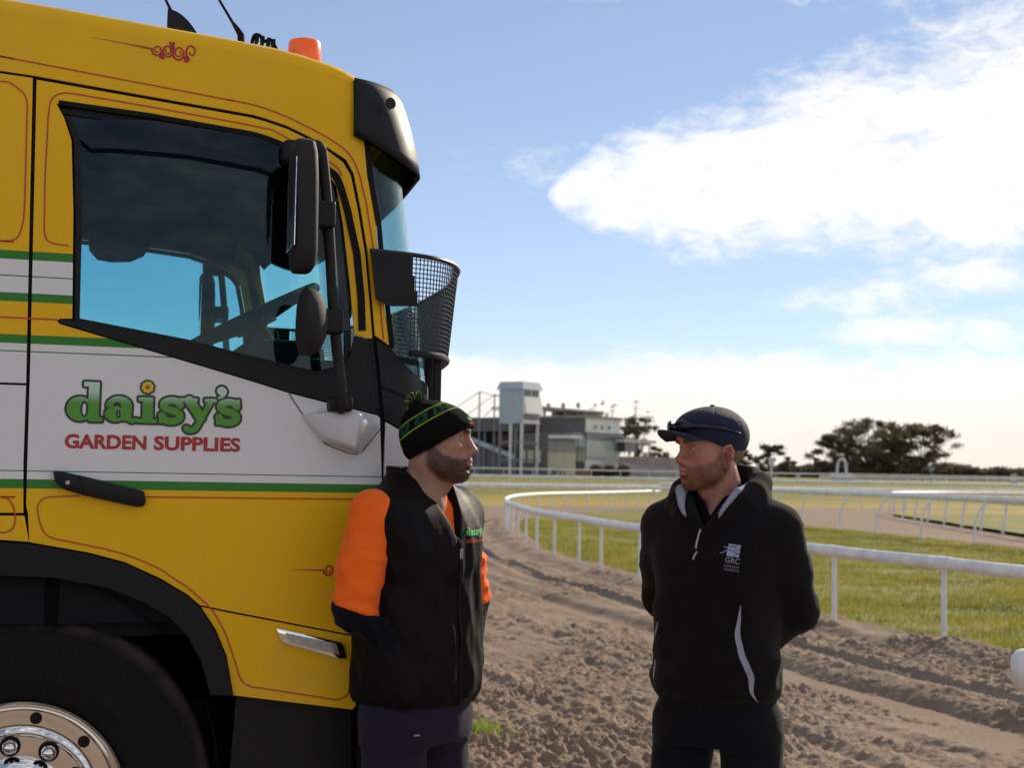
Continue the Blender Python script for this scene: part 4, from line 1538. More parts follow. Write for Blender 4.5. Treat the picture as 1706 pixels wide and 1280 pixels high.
def flower_sdf(k):
    def f(X, Y):
        d = sd_ell(X, Y, 0, 0, 12 + k, 12 + k)
        for i in range(8):
            a = 2 * PI * i / 8 + .2
            d = np.minimum(d, sd_ell(X, Y, 16 * math.cos(a), 16 * math.sin(a), 7.2 + k, 7.2 + k))
        return d
    return f


FX, FZ = (lambda a: .3065 + a * .00073), (lambda b: 1.7185 + b * .00073)
decal2d('flower_outline', flower_sdf(7.0), -36, 36, -36, 36, 1.2, FX, FZ, .0024, M_outl, T)
decal2d('flower_petals', flower_sdf(0.0), -30, 30, -30, 30, 1.2, FX, FZ, .0029, pmat('yellow_vinyl', (.70, .52, .01), .45), T)
decal2d('flower_centre', lambda X, Y: sd_ell(X, Y, 0, 0, 9, 9), -12, 12, -12, 12, 1.0, FX, FZ, .0034, pmat('red_dot', (.55, .06, .02), .45), T)


def text_mesh(body, bold=0.0):
    cu = bpy.data.curves.new('tmp_text', 'FONT')
    cu.body = body
    cu.offset = bold
    cu.resolution_u = 3
    o = bpy.data.objects.new('tmp_text', cu)
    COL.objects.link(o)
    dg = bpy.context.evaluated_depsgraph_get()
    me = bpy.data.meshes.new_from_object(o.evaluated_get(dg))
    V = np.array([v.co[:2] for v in me.vertices])
    F = [tuple(p.vertices) for p in me.polygons]
    bpy.data.objects.remove(o, do_unlink=True)
    bpy.data.curves.remove(cu)
    lo, hi = V.min(0), V.max(0)
    return (V - lo) / (hi - lo), F


for word, a0, a1 in (('GARDEN', .090, .3085), ('SUPPLIES', .3285, .568)):
    V, F = text_mesh(word, .036)
    obj('supply_lettering', [(a0 + a * (a1 - a0), -.0016, 1.5425 + b * .0405) for a, b in V], F, M_redtext, T)

# door handle, in a shallow dish
def dish_col(t, vec, b):
    return (.57, .57, .59)


hd = [(.062, 1.481), (.081, 1.480), (.169, 1.461), (.306, 1.428), (.312, 1.398), (.306, 1.386), (.286, 1.384), (.146, 1.414), (.09, 1.431), (.069, 1.450)]
H = MB().prism(hd, -.026, -.002, 'y').build('door_handle', M_blackp, T, smooth=True, bevel=.005)
o = obj('lock_cylinder', *disc_mesh(.006, .004), pmat('lock_metal', (.35, .34, .33), .35, metal=1.0), H)
o.location = (.102, -.0275, 1.449)
MB().prism([(.128, 1.470), (.131, 1.470), (.148, 1.416), (.145, 1.416)], -.0268, -.0262, 'y').build('grip_seam', M_rubber, H)
0 and ribbon('handle_dish', [(.041, 1.497), (.062, 1.492), (.10, 1.483), (.169, 1.4665)], .004, pmat('dish_shadow_line', (.47, .46, .46), .5), T, taper=(.2, 1))
# side marker lamp
mk = [(.681, 1.046), (.868, 1.003), (.876, .998), (.889, .955), (.862, .954), (.706, .999), (.698, 1.006)]
L = MB().prism(mk, -.014, .004, 'y').build('side_marker', M_chrome, T, smooth=True, bevel=.004)
MB().prism([(.708, 1.032), (.852, .999), (.860, .968), (.722, 1.004)], -.016, -.0145, 'y').build('lens', pmat('marker_lens', (.42, .40, .38), .15, spec=.8, var=.2, vscale=60), L)
MB().prism([(.842, .999), (.856, .996), (.866, .967), (.852, .968)], -.0175, -.0162, 'y').build('lens', pmat('marker_lens_amber', (.30, .20, .14), .2), L)
# white mirror mount on the door
mt = MB()
mt.add([(.735, -.002, 1.652), (.80, -.002, 1.672), (.94, -.002, 1.655), (.965, -.002, 1.628), (.915, -.002, 1.545), (.80, -.002, 1.578), (.80, -.085, 1.662), (.885, -.105, 1.665), (.912, -.09, 1.636), (.880, -.105, 1.560), (.80, -.06, 1.59), (.889, -.112, 1.642)],
       [(0, 1, 6), (1, 2, 7, 6), (2, 3, 8, 7), (3, 4, 9, 8), (4, 5, 10, 9), (5, 0, 10), (0, 6, 10), (6, 7, 11), (7, 8, 11), (8, 9, 11), (9, 10, 6, 11)])
mount = mt.build('mirror_mount', M_white, T, smooth=True, bevel=.006)
ribbon('mount_seam', [(.705, 1.716), (.708, 1.705), (.757, 1.637), (.799, 1.583), (.82, 1.568), (.888, 1.545), (.91, 1.548), (.925, 1.558), (.976, 1.625)], .0028, M_greyp, T, n=4)


# --- mirrors
def rbox(name, x0, x1, y0, y1, z0, z1, bev, mat, parent, seg=4):
    mb = MB().box(x0, x1, y0, y1, z0, z1)
    me = bpy.data.meshes.new(name)
    me.from_pydata(mb.v, [], mb.f)
    bm = bmesh.new()
    bm.from_mesh(me)
    bmesh.ops.recalc_face_normals(bm, faces=bm.faces)
    bmesh.ops.bevel(bm, geom=list(bm.edges), offset=bev, segments=seg, affect='EDGES', profile=.55)
    bm.to_mesh(me)
    bm.free()
    me.materials.append(mat)
    me.polygons.foreach_set('use_smooth', np.ones(len(me.polygons), dtype=bool))
    me.set_sharp_from_angle(angle=rad(50))
    return link(name, me, parent)


M_mirg = pmat('mirror_glass', (.75, .77, .80), .03, metal=1.0)
for sgn in (1, -1):
    Ys = (lambda y: y) if sgn == 1 else (lambda y: CAB_W - y)
    def yy(a, b):
        p, q = Ys(a), Ys(b)
        return min(p, q), max(p, q)
    m = empty('mirror_assembly', (0, 0, 0), 0, T)
    q = [(.835, Ys(-.105), 1.668), (.829, Ys(-.155), 1.70), (.813, Ys(-.165), 1.805), (.796, Ys(-.168), 1.94), (.774, Ys(-.165), 2.209), (.756, Ys(-.16), 2.37), (.748, Ys(-.15), 2.405), (.735, Ys(-.11), 2.418), (.70, Ys(-.01), 2.415)]
    MB().tube(catmull(q, 5), .0135, 12, rz=1.15).build('arm', M_greyp, m, smooth=True)
    rbox('arm_foot', .80, .866, *yy(-.135, -.06), 1.662, 1.705, .012, M_blackp, m)
    rbox('arm_bracket', .655, .755, *yy(-.06, .0), 2.372, 2.446, .025, M_blackp, m)
    hs = MB()
    # main mirror housing: flat glass side to the rear, bulged towards the front
    zs = [(2.040, .60), (2.052, .82), (2.09, .97), (2.20, 1.0), (2.30, 1.0), (2.36, .95), (2.392, .80), (2.402, .55)]
    Vh, Fh = [], []
    nseg = 24
    for z, k in zs:
        for i in range(nseg):
            a = 2 * PI * i / nseg
            cx_, cy_ = math.cos(a), math.sin(a)
            ex = abs(cx_) ** .6 * (1 if cx_ > 0 else -1)
            ey = abs(cy_) ** .6 * (1 if cy_ > 0 else -1)
            Vh.append((.694 - (z - 2.2) * .02 + ex * (.038 if ex > 0 else .032) * (k if ex > 0 else min(1, k + .15)), Ys(-.215 + ey * .090 * k), z))
    for j in range(len(zs) - 1):
        for i in range(nseg):
            i2 = (i + 1) % nseg
            Fh.append((j * nseg + i, j * nseg + i2, (j + 1) * nseg + i2, (j + 1) * nseg + i))
    Fh.append(tuple(range(nseg))[::-1])
    Fh.append(tuple((len(zs) - 1) * nseg + i for i in range(nseg)))
    mh = MB()
    mh.v, mh.f = Vh, Fh
    ho = mh.build('mirror_housing', M_greyp, m, smooth=True)
    rbox('mirror_glass', .6625, .6650, *yy(-.290, -.140), 2.10, 2.345, .002, M_mirg, ho)
    rbox('clamp', .705, .790, *yy(-.20, -.135), 2.172, 2.246, .008, M_blackp, m)
    sh = MB()
    Vh, Fh = [], []
    zs2 = [(1.812, .35), (1.825, .7), (1.86, .95), (1.905, 1.0), (1.95, .93), (1.982, .65), (1.995, .35)]
    for z, k in zs2:
        for i in range(nseg):
            a = 2 * PI * i / nseg
            cx_, cy_ = math.cos(a), math.sin(a)
            Vh.append((.712 + cx_ * (.060 if cx_ > 0 else .022) * k, Ys(-.20 + cy_ * .10 * k), z))
    for j in range(len(zs2) - 1):
        for i in range(nseg):
            i2 = (i + 1) % nseg
            Fh.append((j * nseg + i, j * nseg + i2, (j + 1) * nseg + i2, (j + 1) * nseg + i))
    Fh.append(tuple(range(nseg))[::-1])
    Fh.append(tuple((len(zs2) - 1) * nseg + i for i in range(nseg)))
    sh.v, sh.f = Vh, Fh
    sh.build('wide_angle_housing', M_greyp, m, smooth=True)
    rbox('clamp', .752, .822, *yy(-.195, -.14), 1.876, 1.945, .008, M_blackp, m)

# --- sun visor over the windscreen
def make_visor():
    us = list(np.linspace(.868, 1.35, 26)) + list(np.linspace(1.4, uc26, 12))
    prof = [(0.004, 2.655), (.030, 2.652), (.070, 2.630), (.100, 2.595), (.128, 2.545), (.150, 2.49), (.160, 2.44), (.158, 2.405)]
    rows = []
    for u in us:
        k = min(max((u - .82) / .24, 0), 1)
        k = k * k * (3 - 2 * k)
        z_dn = 1 - .35 * (1 - k)
        row = []
        for d, z in prof:
            zz = 2.655 - (2.655 - z) * z_dn
            zz -= .0
            row.append(cabP(u, zz, .006 + .30 * d * (.18 + .82 * k)))
        rows.append(row)
    for nm, offx, mat in (('sun_visor', 0, M_blackp), ('visor_lining', -.010, M_teal)):
        V, F = [], []
        for side in (0, 1):
            b = len(V)
            for i, u in enumerate(us):
                for k_, p in enumerate(rows[i]):
                    x, y, z = p
                    # lining sits just inside
                    if offx:
                        c = cabP(u, z, 0)
                        dx, dy = x - c[0], y - c[1]
                        L_ = math.hypot(dx, dy) + 1e-9
                        x, y, z = x + dx / L_ * offx, y + dy / L_ * offx, z - .004
                    V.append((x, y if side == 0 else CAB_W - y, z))
            m_ = len(prof)
            for i in range(len(us) - 1):
                for k_ in range(m_ - 1):
                    F.append((b + i * m_ + k_, b + (i + 1) * m_ + k_, b + (i + 1) * m_ + k_ + 1, b + i * m_ + k_ + 1))
        o = obj(nm, V, F, mat, T, smooth=True)
        if not offx:
            md = o.modifiers.new('thick', 'SOLIDIFY')
            md.thickness = .005
            md.offset = 0
    p = cabP(.955, 2.585, .058)
    bo = obj('visor_bolt', *disc_mesh(.017, .006), M_greyp, T)
    bo.location = (p[0] - .004, p[1] - .012, p[2])
    bo.rotation_euler = (0, 0, rad(25))


make_visor()

# --- wire stone guard standing off the windscreen
def make_guard():
    plan = catmull([(.925, -.018), (1.03, -.014), (1.12, .012), (1.19, .07), (1.245, .18), (1.285, .36), (1.33, .70), (1.35, 1.245)], 8)
    plan = np.vstack([plan, [(x, CAB_W - y) for x, y in plan[::-1][1:]]])
    P = resample(plan, .02)
    D = np.r_[0, np.cumsum(np.linalg.norm(np.diff(P, axis=0), axis=1))]
    Ltot = D[-1]
    at = lambda s: (np.interp(s, D, P[:, 0]), np.interp(s, D, P[:, 1]))
    ztop = lambda s: 2.142 - .012 * min(s, Ltot - s, .4) / .4
    zbot = lambda s: 1.845
    g = empty('stone_guard', (0, 0, 0), 0, T)
    M_wire = pmat('black_wire', (.014, .014, .015), .45)
    Vw, Fw = [], []

    def bar(pts, w):
        # square wire along points
        pts = [Vector(p) for p in pts]
        k = len(Vw)
        for i, p in enumerate(pts):
            d = (pts[min(i + 1, len(pts) - 1)] - pts[max(i - 1, 0)]).normalized()
            a = d.cross(Vector((0, 0, 1)))
            a = a.normalized() if a.length > .1 else Vector((0, 1, 0))
            b = a.cross(d).normalized() if abs(d.z) < .9 else Vector((1, 0, 0))
            for s1, s2 in ((-1, -1), (1, -1), (1, 1), (-1, 1)):
                Vw.append(tuple(p + a * w * s1 + b * w * s2))
        for i in range(len(pts) - 1):
            for j in range(4):
                j2 = (j + 1) % 4
                Fw.append((k + i * 4 + j, k + i * 4 + j2, k + (i + 1) * 4 + j2, k + (i + 1) * 4 + j))
    s0, s1 = .13, Ltot - .13
    ss = np.arange(s0, s1, .03)
    tp = lambda s, z: (at(s)[0] - .10 * (2.142 - z) * min(1, max(s - .12, 0) / .25, max(Ltot - .12 - s, 0) / .25), at(s)[1], z)
    for z in np.arange(1.855, 2.135, .0135):
        bar([tp(s, z) for s in ss], .0014)
    for s in np.arange(s0, s1, .0135):
        x, y = at(s)
        bar([tp(s, zbot(s)), tp(s, ztop(s))], .0014)
    tag(obj('wire_mesh', Vw, Fw, M_wire, g), kind='stuff')
    rim = [(*at(s), ztop(s)) for s in np.linspace(0, Ltot, 90)]
    MB().tube(rim, .007, 8).build('top_rim', M_wire, g, smooth=True)
    rim = [tp(s, zbot(s)) for s in np.linspace(s0, s1, 80)]
    MB().tube(rim, .008, 8, rz=1.3).build('bottom_rim', M_blackp, g, smooth=True)
    for flip in (0, 1):
        pl = [(.925, 2.140), (1.055, 2.137), (1.055, 2.075), (1.062, 2.075), (1.062, 2.03), (1.072, 2.03), (1.072, 1.985), (.985, 1.980), (.945, 1.998)]
        Vp, Fp = [], []
        mb = MB()
        n_ = len(pl)
        for dy in (-.004, .002):
            for x, z in pl:
                y = float(np.interp(x, plan[:60, 0], plan[:60, 1])) + dy - .004
                mb.v.append((x, y if not flip else CAB_W - y, z))
        mb.f = [tuple(range(n_)), tuple(range(n_, 2 * n_))[::-1]] + [((i + 1) % n_, i, n_ + i, n_ + (i + 1) % n_) for i in range(n_)]
        mb.build('end_plate', M_blackp, g)
        st = MB().box(1.16, 1.185, *( (.12, .15) if not flip else (CAB_W - .15, CAB_W - .12)), 1.70, 1.87).build('stay', M_blackp, g, bevel=.005)
    # wiper pivot / arm stub below the guard
    rbox('camera_arm', 1.165, 1.20, .25, .29, 1.715, 1.88, .01, M_blackp, g)
    rbox('camera_head', 1.155, 1.215, .235, .30, 1.70, 1.735, .012, M_blackp, g)


make_guard()

# --- on the roof
zr = lambda s: ZR(s) + .052
fin = MB()
Vf, Ff = [], []
for i in range(9):
    f = i / 8
    hgt = .115 * (1 - f ** 2.2) + .004
    wv = .022 * (1 - f * .6)
    x = .338 + f * .118
    for (sy, sz) in ((-1, 0), (-.8, .55), (-.3, .95), (.3, .95), (.8, .55), (1, 0)):
        Vf.append((x, .22 + sy * wv, zr(x) + sz * hgt - .006))
for i in range(8):
    for j in range(5):
        Ff.append((i * 6 + j, i * 6 + j + 1, (i + 1) * 6 + j + 1, (i + 1) * 6 + j))
Ff.append(tuple(range(6)))
fin.v, fin.f = Vf, Ff
fo = fin.build('antenna_fin', M_blackp, T, smooth=True)
MB().tube([(.350, .22, zr(.35) + .10), (.330, .22, 2.90), (.30, .22, 2.94), (.05, .22, 3.27)], [.005, .004, .0028, .0015], 8).build('antenna', M_rubber, fo, smooth=True)
an = MB().tube([(.562, .22, zr(.56) - .01), (.557, .22, 2.815), (.548, .22, 2.828), (.530, .22, 2.852), (.47, .22, 2.945), (.27, .22, 3.28)], [.012, .011, .009, .0045, .0036, .002], 10).build('whip_antenna', M_rubber, T, smooth=True)
cb = catmull([(.585, .22, zr(.58)), (.595, .22, 2.812), (.612, .21, 2.816), (.628, .22, 2.803), (.645, .21, 2.806), (.66, .22, 2.793), (.69, .24, zr(.69))], 6)
MB().tube(cb, .0055, 8).build('cable', M_rubber, T, smooth=True)
for q in (.605, .622, .640, .655):
    MB().box(q - .005, q + .005, .20, .235, 2.796 - (q - .6) * .2, 2.818 - (q - .6) * .2).build('cable_tie', M_rubber, T)
M_amber = pmat('amber_lens', (.95, .17, .002), .25, spec=.6, **{'Subsurface Weight': 0.7, 'Subsurface Radius': (.06, .03, .01), 'Subsurface Scale': 1.0})
be = lathe('beacon', [(.001, .098), (.036, .097), (.047, .093), (.0505, .084), (.052, .032), (.051, .028), (.047, .026)], M_amber, T, 40)
be.data.transform(Matrix.Rotation(PI / 2, 4, 'X'))
be.location = (.757, .25, zr(.757) + .012)
b2 = lathe('beacon_base', [(.045, .03), (.050, .026), (.051, -.05), (.001, -.05)], M_blackp, be, 40)
b2.data.transform(Matrix.Rotation(PI / 2, 4, 'X'))
b3 = lathe('reflector', [(.016, .09), (.022, .06), (.016, .03)], pmat('reflector', (.8, .35, .1), .2, metal=.7), be, 20)
b3.data.transform(Matrix.Rotation(PI / 2, 4, 'X'))
rbox('roof_marker_lamp', .905, .935, .26, .30, ZR(.95) + .04, ZR(.95) + .10, .006, pmat('marker_smoke', (.10, .05, .03), .3), T)

# --- cab interior
I_ = empty('cab_interior', (0, 0, 0), 0, T)
W_ = CAB_W
MB().box(-.86, 1.0, .07, W_ - .07, 1.02, 1.06).build('floor', M_trim, I_)
MB().box(-.90, -.86, .03, W_ - .03, 1.02, 2.72).build('rear_wall', M_trim, I_)
MB().prism([(-.86, 2.70), (.55, 2.585), (.82, 2.545), (.82, 2.575), (.55, 2.625), (-.86, 2.74)], .02, W_ - .02, 'y').build('headliner', M_trim, I_)
for (a, b) in ((.035, .055), (W_ - .055, W_ - .035)):
    MB().prism([(-.86, 1.06), (.09, 1.06), (.106, 1.90), (.088, 2.40), (.07, 2.62), (-.86, 2.70)], a, b, 'y').build('side_lining', M_trim, I_)
    MB().prism([(.05, 1.06), (.95, 1.06), (.95, 1.675), (.58, 1.765), (.05, 1.905)], a, b, 'y').build('door_lining', M_trim, I_)
    MB().prism([(.05, 2.62), (.05, 2.505), (.6, 2.47), (.76, 2.40), (.82, 2.56)], a, b, 'y').build('roof_rail_lining', M_trim, I_)
# dashboard with binnacle
MB().prism([(.62, 1.10), (1.02, 1.10), (1.06, 1.72), (.98, 1.80), (.78, 1.83), (.66, 1.78), (.60, 1.55)], .08, W_ - .08, 'y').build('dashboard', M_trim, I_, bevel=.02)
rbox('instrument_hood', .60, .86, .30, .90, 1.74, 1.90, .05, M_trim, I_)
rbox('door_pocket', .40, .62, .06, .16, 1.70, 1.80, .03, M_trim2, I_)
rbox('tablet_mount', .70, .80, .95, 1.15, 1.80, 1.99, .02, M_trim, I_)
# steering wheel, tilted
sw = empty('steering_wheel_pivot', (.655, .55, 1.985), 0, I_)
ring = [(.225 * math.cos(a), .225 * math.sin(a), 0) for a in np.linspace(0, 2 * PI, 41)]
MB().tube(ring, .017, 10, caps=False).build('steering_wheel', M_trim2, sw, smooth=True)
for a in (0.5, 2.6, 4.7):
    MB().tube([(0, 0, -.03), (.21 * math.cos(a), .21 * math.sin(a), 0)], .014, 8).build('spoke', M_trim2, sw, smooth=True)
MB().tube([(0, 0, -.04), (.0, 0, .005)], .07, 20).build('hub', M_trim2, sw, smooth=True)
MB().tube([(0, 0, -.03), (.04, 0, -.40)], .03, 10).build('column', M_trim, sw)
sw.rotation_euler = (0, rad(-28), 0)
for y in (.32, 1.62):
    st = empty('seat', (-.12, y, 1.06), 0, I_)
    rbox('cushion', -.02, .42, 0, .52, .25, .43, .05, M_trim, st)
    rbox('backrest', -.16, .02, .02, .50, .36, .92, .06, M_trim, st)
    rbox('headrest', -.17, -.05, .14, .38, .93, 1.10, .04, M_trim, st)
    MB().tube([(.12, .26, .0), (.12, .26, .3)], .09, 12).build('pedestal', M_trim, st)
# hanging sun blind at the far window and rolled blind over the screen
bl = [(.14, 2.56), (.42, 2.54), (.415, 2.47), (.385, 2.42), (.33, 2.392), (.25, 2.385), (.19, 2.392), (.155, 2.43)]
MB().prism(bl, 2.32, 2.36, 'y').build('side_blind', M_trim2, I_)
MB().prism([(.80, 2.53), (.86, 2.53), (.91, 2.40), (.905, 2.38), (.80, 2.50)], .2, W_ - .2, 'y').build('roof_console', M_trim, I_)
rbox('grab_handle', .86, .90, .10, .13, 1.95, 2.25, .012, M_trim2, I_)

# ------------------------------------------------------------------ people: smooth-blended volumes turned into meshes
class Field:
    def __init__(s, lo, hi, h):
        s.h = h
        s.lo = np.array(lo, float)
        s.n = np.ceil((np.array(hi) - s.lo) / h).astype(int) + 1
        s.D = np.full(s.n, 0.5, np.float32)

    def reg(s, lo, hi):
        a = np.clip(np.floor((np.array(lo) - s.lo) / s.h).astype(int), 0, s.n)
        b = np.clip(np.ceil((np.array(hi) - s.lo) / s.h).astype(int) + 1, 0, s.n)
        sl = tuple(slice(i, j) for i, j in zip(a, b))
        g = [s.lo[k] + s.h * np.arange(a[k], b[k]) for k in range(3)]
        return sl, g[0][:, None, None], g[1][None, :, None], g[2][None, None, :]

    def put(s, sl, d, k, sub=False):
        a = s.D[sl]
        if sub:
            a, d = -a, d
        if k > 0:
            hh = np.maximum(k - np.abs(a - d), 0) / k
            r = np.minimum(a, d) - hh * hh * k / 4
        else:
            r = np.minimum(a, d)
        s.D[sl] = (-r if sub else r).astype(np.float32)

    def ell(s, c, r, k=.01, sub=False, rot=None):
        c = np.array(c, float)
        r = np.array(r, float) * np.ones(3)
        m = r.max() + k + 3 * s.h
        sl, X, Y, Z = s.reg(c - m, c + m)
        X, Y, Z = X - c[0], Y - c[1], Z - c[2]
        if rot is not None:
            R = np.array(rot)
            X, Y, Z = R[0, 0] * X + R[1, 0] * Y + R[2, 0] * Z, R[0, 1] * X + R[1, 1] * Y + R[2, 1] * Z, R[0, 2] * X + R[1, 2] * Y + R[2, 2] * Z
        k0 = np.sqrt((X / r[0]) ** 2 + (Y / r[1]) ** 2 + (Z / r[2]) ** 2) + 1e-9
        k1 = np.sqrt((X / r[0] ** 2) ** 2 + (Y / r[1] ** 2) ** 2 + (Z / r[2] ** 2) ** 2) + 1e-9
        s.put(sl, k0 * (k0 - 1) / k1, k, sub)
        return s

    def cone(s, a, b, ra, rb, k=.01, sub=False, disp=None):
        a, b = np.array(a, float), np.array(b, float)
        m = max(ra, rb) + k + 3 * s.h + (.02 if disp else 0)
        sl, X, Y, Z = s.reg(np.minimum(a, b) - m, np.maximum(a, b) + m)
        d = b - a
        t = np.clip(((X - a[0]) * d[0] + (Y - a[1]) * d[1] + (Z - a[2]) * d[2]) / (d @ d), 0, 1)
        q = np.sqrt((X - a[0] - t * d[0]) ** 2 + (Y - a[1] - t * d[1]) ** 2 + (Z - a[2] - t * d[2]) ** 2) - (ra + (rb - ra) * t)
        if disp:
            q = q + disp(X, Y, Z, t)
        s.put(sl, q, k, sub)
        return s

    def chain(s, pts, rs, k=.02, disp=None, sub=False):
        for i in range(len(pts) - 1):
            s.cone(pts[i], pts[i + 1], rs[i], rs[i + 1], k, sub, disp)
        return s

    def loft(s, rows, e=2.4, k=.01, disp=None, sub=False):
        """rows = (z, cx, cy, rx, ry)"""
        R = np.array(rows, float)
        R = R[np.argsort(R[:, 0])]
        m = .05
        lo = [(R[:, 1] - R[:, 3]).min() - m, (R[:, 2] - R[:, 4]).min() - m, R[0, 0] - m]
        hi = [(R[:, 1] + R[:, 3]).max() + m, (R[:, 2] + R[:, 4]).max() + m, R[-1, 0] + m]
        sl, X, Y, Z = s.reg(lo, hi)
        fine = catmull(R, 6)
        z = np.clip(Z, R[0, 0], R[-1, 0])
        cx, cy, rx, ry = [np.interp(z, fine[:, 0], fine[:, j]) for j in range(1, 5)]
        q = ((np.abs((X - cx) / rx) ** e + np.abs((Y - cy) / ry) ** e) ** (1 / e) - 1) * np.minimum(rx, ry)
        q = np.maximum(q, np.maximum(R[0, 0] - Z, Z - R[-1, 0]))
        if disp:
            q = q + disp(X, Y, Z, None)
        s.put(sl, q, k, sub)
        return s

    def cut(s, fun):
        """keep where fun(x, y, z) < 0"""
        sl, X, Y, Z = s.reg(s.lo, s.lo + s.h * s.n)
        X, Y, Z = X[:s.n[0]], Y[:, :s.n[1]], Z[:, :, :s.n[2]]
        s.D = np.maximum(s.D, fun(X, Y, Z)).astype(np.float32)
        return s

    def mesh(s):
        D, h = s.D.copy(), s.h
        D[0], D[-1], D[:, 0], D[:, -1], D[:, :, 0], D[:, :, -1] = [.5] * 6
        S = D < 0
        nx, ny, nz = D.shape
        cnt = np.zeros((nx - 1, ny - 1, nz - 1), np.int8)
        cs = [(i, j, k) for i in (0, 1) for j in (0, 1) for k in (0, 1)]
        for i, j, k in cs:
            cnt += S[i:nx - 1 + i, j:ny - 1 + j, k:nz - 1 + k]
        act = (cnt > 0) & (cnt < 8)
        I = np.argwhere(act)
        vid = -np.ones(act.shape, np.int64)
        vid[act] = np.arange(len(I))
        P = np.zeros((len(I), 3))
        W = np.zeros(len(I))
        cv = {c: D[I[:, 0] + c[0], I[:, 1] + c[1], I[:, 2] + c[2]].astype(float) for c in cs}
        for c in cs:
            for ax in range(3):
                if c[ax] == 0:
                    c2 = list(c)
                    c2[ax] = 1
                    a, b = cv[c], cv[tuple(c2)]
                    x = (a < 0) != (b < 0)
                    t = np.where(x, a / np.where(x, a - b, 1), 0)
                    for q in range(3):
                        P[:, q] += np.where(x, c[q] + (t if q == ax else 0), 0)
                    W += x
        V = s.lo + h * (I + P / W[:, None])
        Q = []
        for ax in range(3):
            o = [k for k in range(3) if k != ax]
            sl0 = [slice(None)] * 3
            sl1 = [slice(None)] * 3
            sl0[ax], sl1[ax] = slice(0, -1), slice(1, None)
            A, B = S[tuple(sl0)], S[tuple(sl1)]
            E = np.argwhere(A != B)
            E = E[(E[:, o[0]] > 0) & (E[:, o[1]] > 0) & (E[:, o[0]] < D.shape[o[0]] - 1) & (E[:, o[1]] < D.shape[o[1]] - 1)]
            ins = A[tuple(E.T)]
            ids = []
            for (u, v) in ((-1, -1), (0, -1), (0, 0), (-1, 0)):
                C = E.copy()
                C[:, o[0]] += u
                C[:, o[1]] += v
                ids.append(vid[tuple(C.T)])
            q = np.stack(ids, 1)
            flip = ins if ax != 1 else ~ins
            q[~flip] = q[~flip][:, ::-1]
            Q.append(q)
        Q = np.vstack(Q)
        Q = Q[(Q >= 0).all(1)]
        return V, Q


def waves(seed, amp, fx, fy, fz, n=5):
    """irregular cloth folds; fx..fz = spatial frequency (cycles per metre) along each axis"""
    rg = np.random.default_rng(seed)
    par = [(rg.normal(0, 1), rg.normal(0, 1), rg.normal(0, 1), rg.uniform(0, 6.28), rg.uniform(.5, 1)) for _ in range(n)]

    def f(X, Y, Z, t=None):
        s = 0
        w = .6 * np.sin(9 * X + 13 * Z + seed) + .6 * np.sin(11 * Y - 7 * Z + seed * 2)
        for a, b, c, p, k in par:
            v = np.sin(2 * PI * (a * fx * X + b * fy * Y + c * fz * Z) + p + w * 1.5)
            s = s + k * (1 - np.abs(v) * 1.6)
        return -amp * s / n
    return f


def col_attr(me, rgb):
    a = me.color_attributes.new('tint', 'FLOAT_COLOR', 'POINT')
    a.data.foreach_set('color', np.c_[np.clip(rgb, 0, 1), np.ones(len(rgb))].astype(np.float32).ravel())


def tint_mat(name, rough=.5, spec=.4, bump=.15, bscale=180., sss=0.0, var=.1, sheen=0.0, vs=60.):
    m = bpy.data.materials.new(name)
    m.use_nodes = True
    t = NT(m.node_tree)
    out = t.n('ShaderNodeOutputMaterial')
    b = t.n('ShaderNodeBsdfPrincipled')
    t.set(out.inputs[0], b)
    at = t.n('ShaderNodeAttribute', attribute_name='tint')
    tc = t.n('ShaderNodeTexCoord')
    nz = t.noise(tc.outputs['Object'], vs, 4, .6)
    hs = t.n('ShaderNodeHueSaturation')
    t.set(hs.inputs['Value'], t.smooth(nz, .3, .7, 1 - var, 1 + var))
    t.set(hs.inputs['Color'], at.outputs[0])
    t.set(b.inputs['Base Color'], hs)
    b.inputs['Roughness'].default_value = rough
    b.inputs['Specular IOR Level'].default_value = spec
    if sss:
        b.inputs['Subsurface Weight'].default_value = sss
        b.inputs['Subsurface Radius'].default_value = (.010, .004, .002)
        b.inputs['Subsurface Scale'].default_value = .6
    if sheen:
        b.inputs['Sheen Weight'].default_value = sheen
        b.inputs['Sheen Roughness'].default_value = .4
    bp = t.n('ShaderNodeBump')
    bp.inputs['Strength'].default_value = bump
    bp.inputs['Distance'].default_value = .004
    t.set(bp.inputs['Height'], t.noise(tc.outputs['Object'], bscale, 3, .6))
    t.set(b.inputs['Normal'], bp)
    return m


def cloth(name, col, rough=.85, sheen=.3, bump=.25, bscale=260., var=.10, vs=14., fold=0.0):
    def bld(t, vec, b):
        b.inputs['Sheen Weight'].default_value = sheen
        b.inputs['Sheen Roughness'].default_value = .45
        return col
    return pmat(name, col, rough=rough, spec=.12, var=var, vscale=vs, bump=bump, bscale=bscale, build=bld)


M_skin = tint_mat('skin', rough=.48, spec=.4, bump=.25, bscale=260, sss=.12, var=.07)


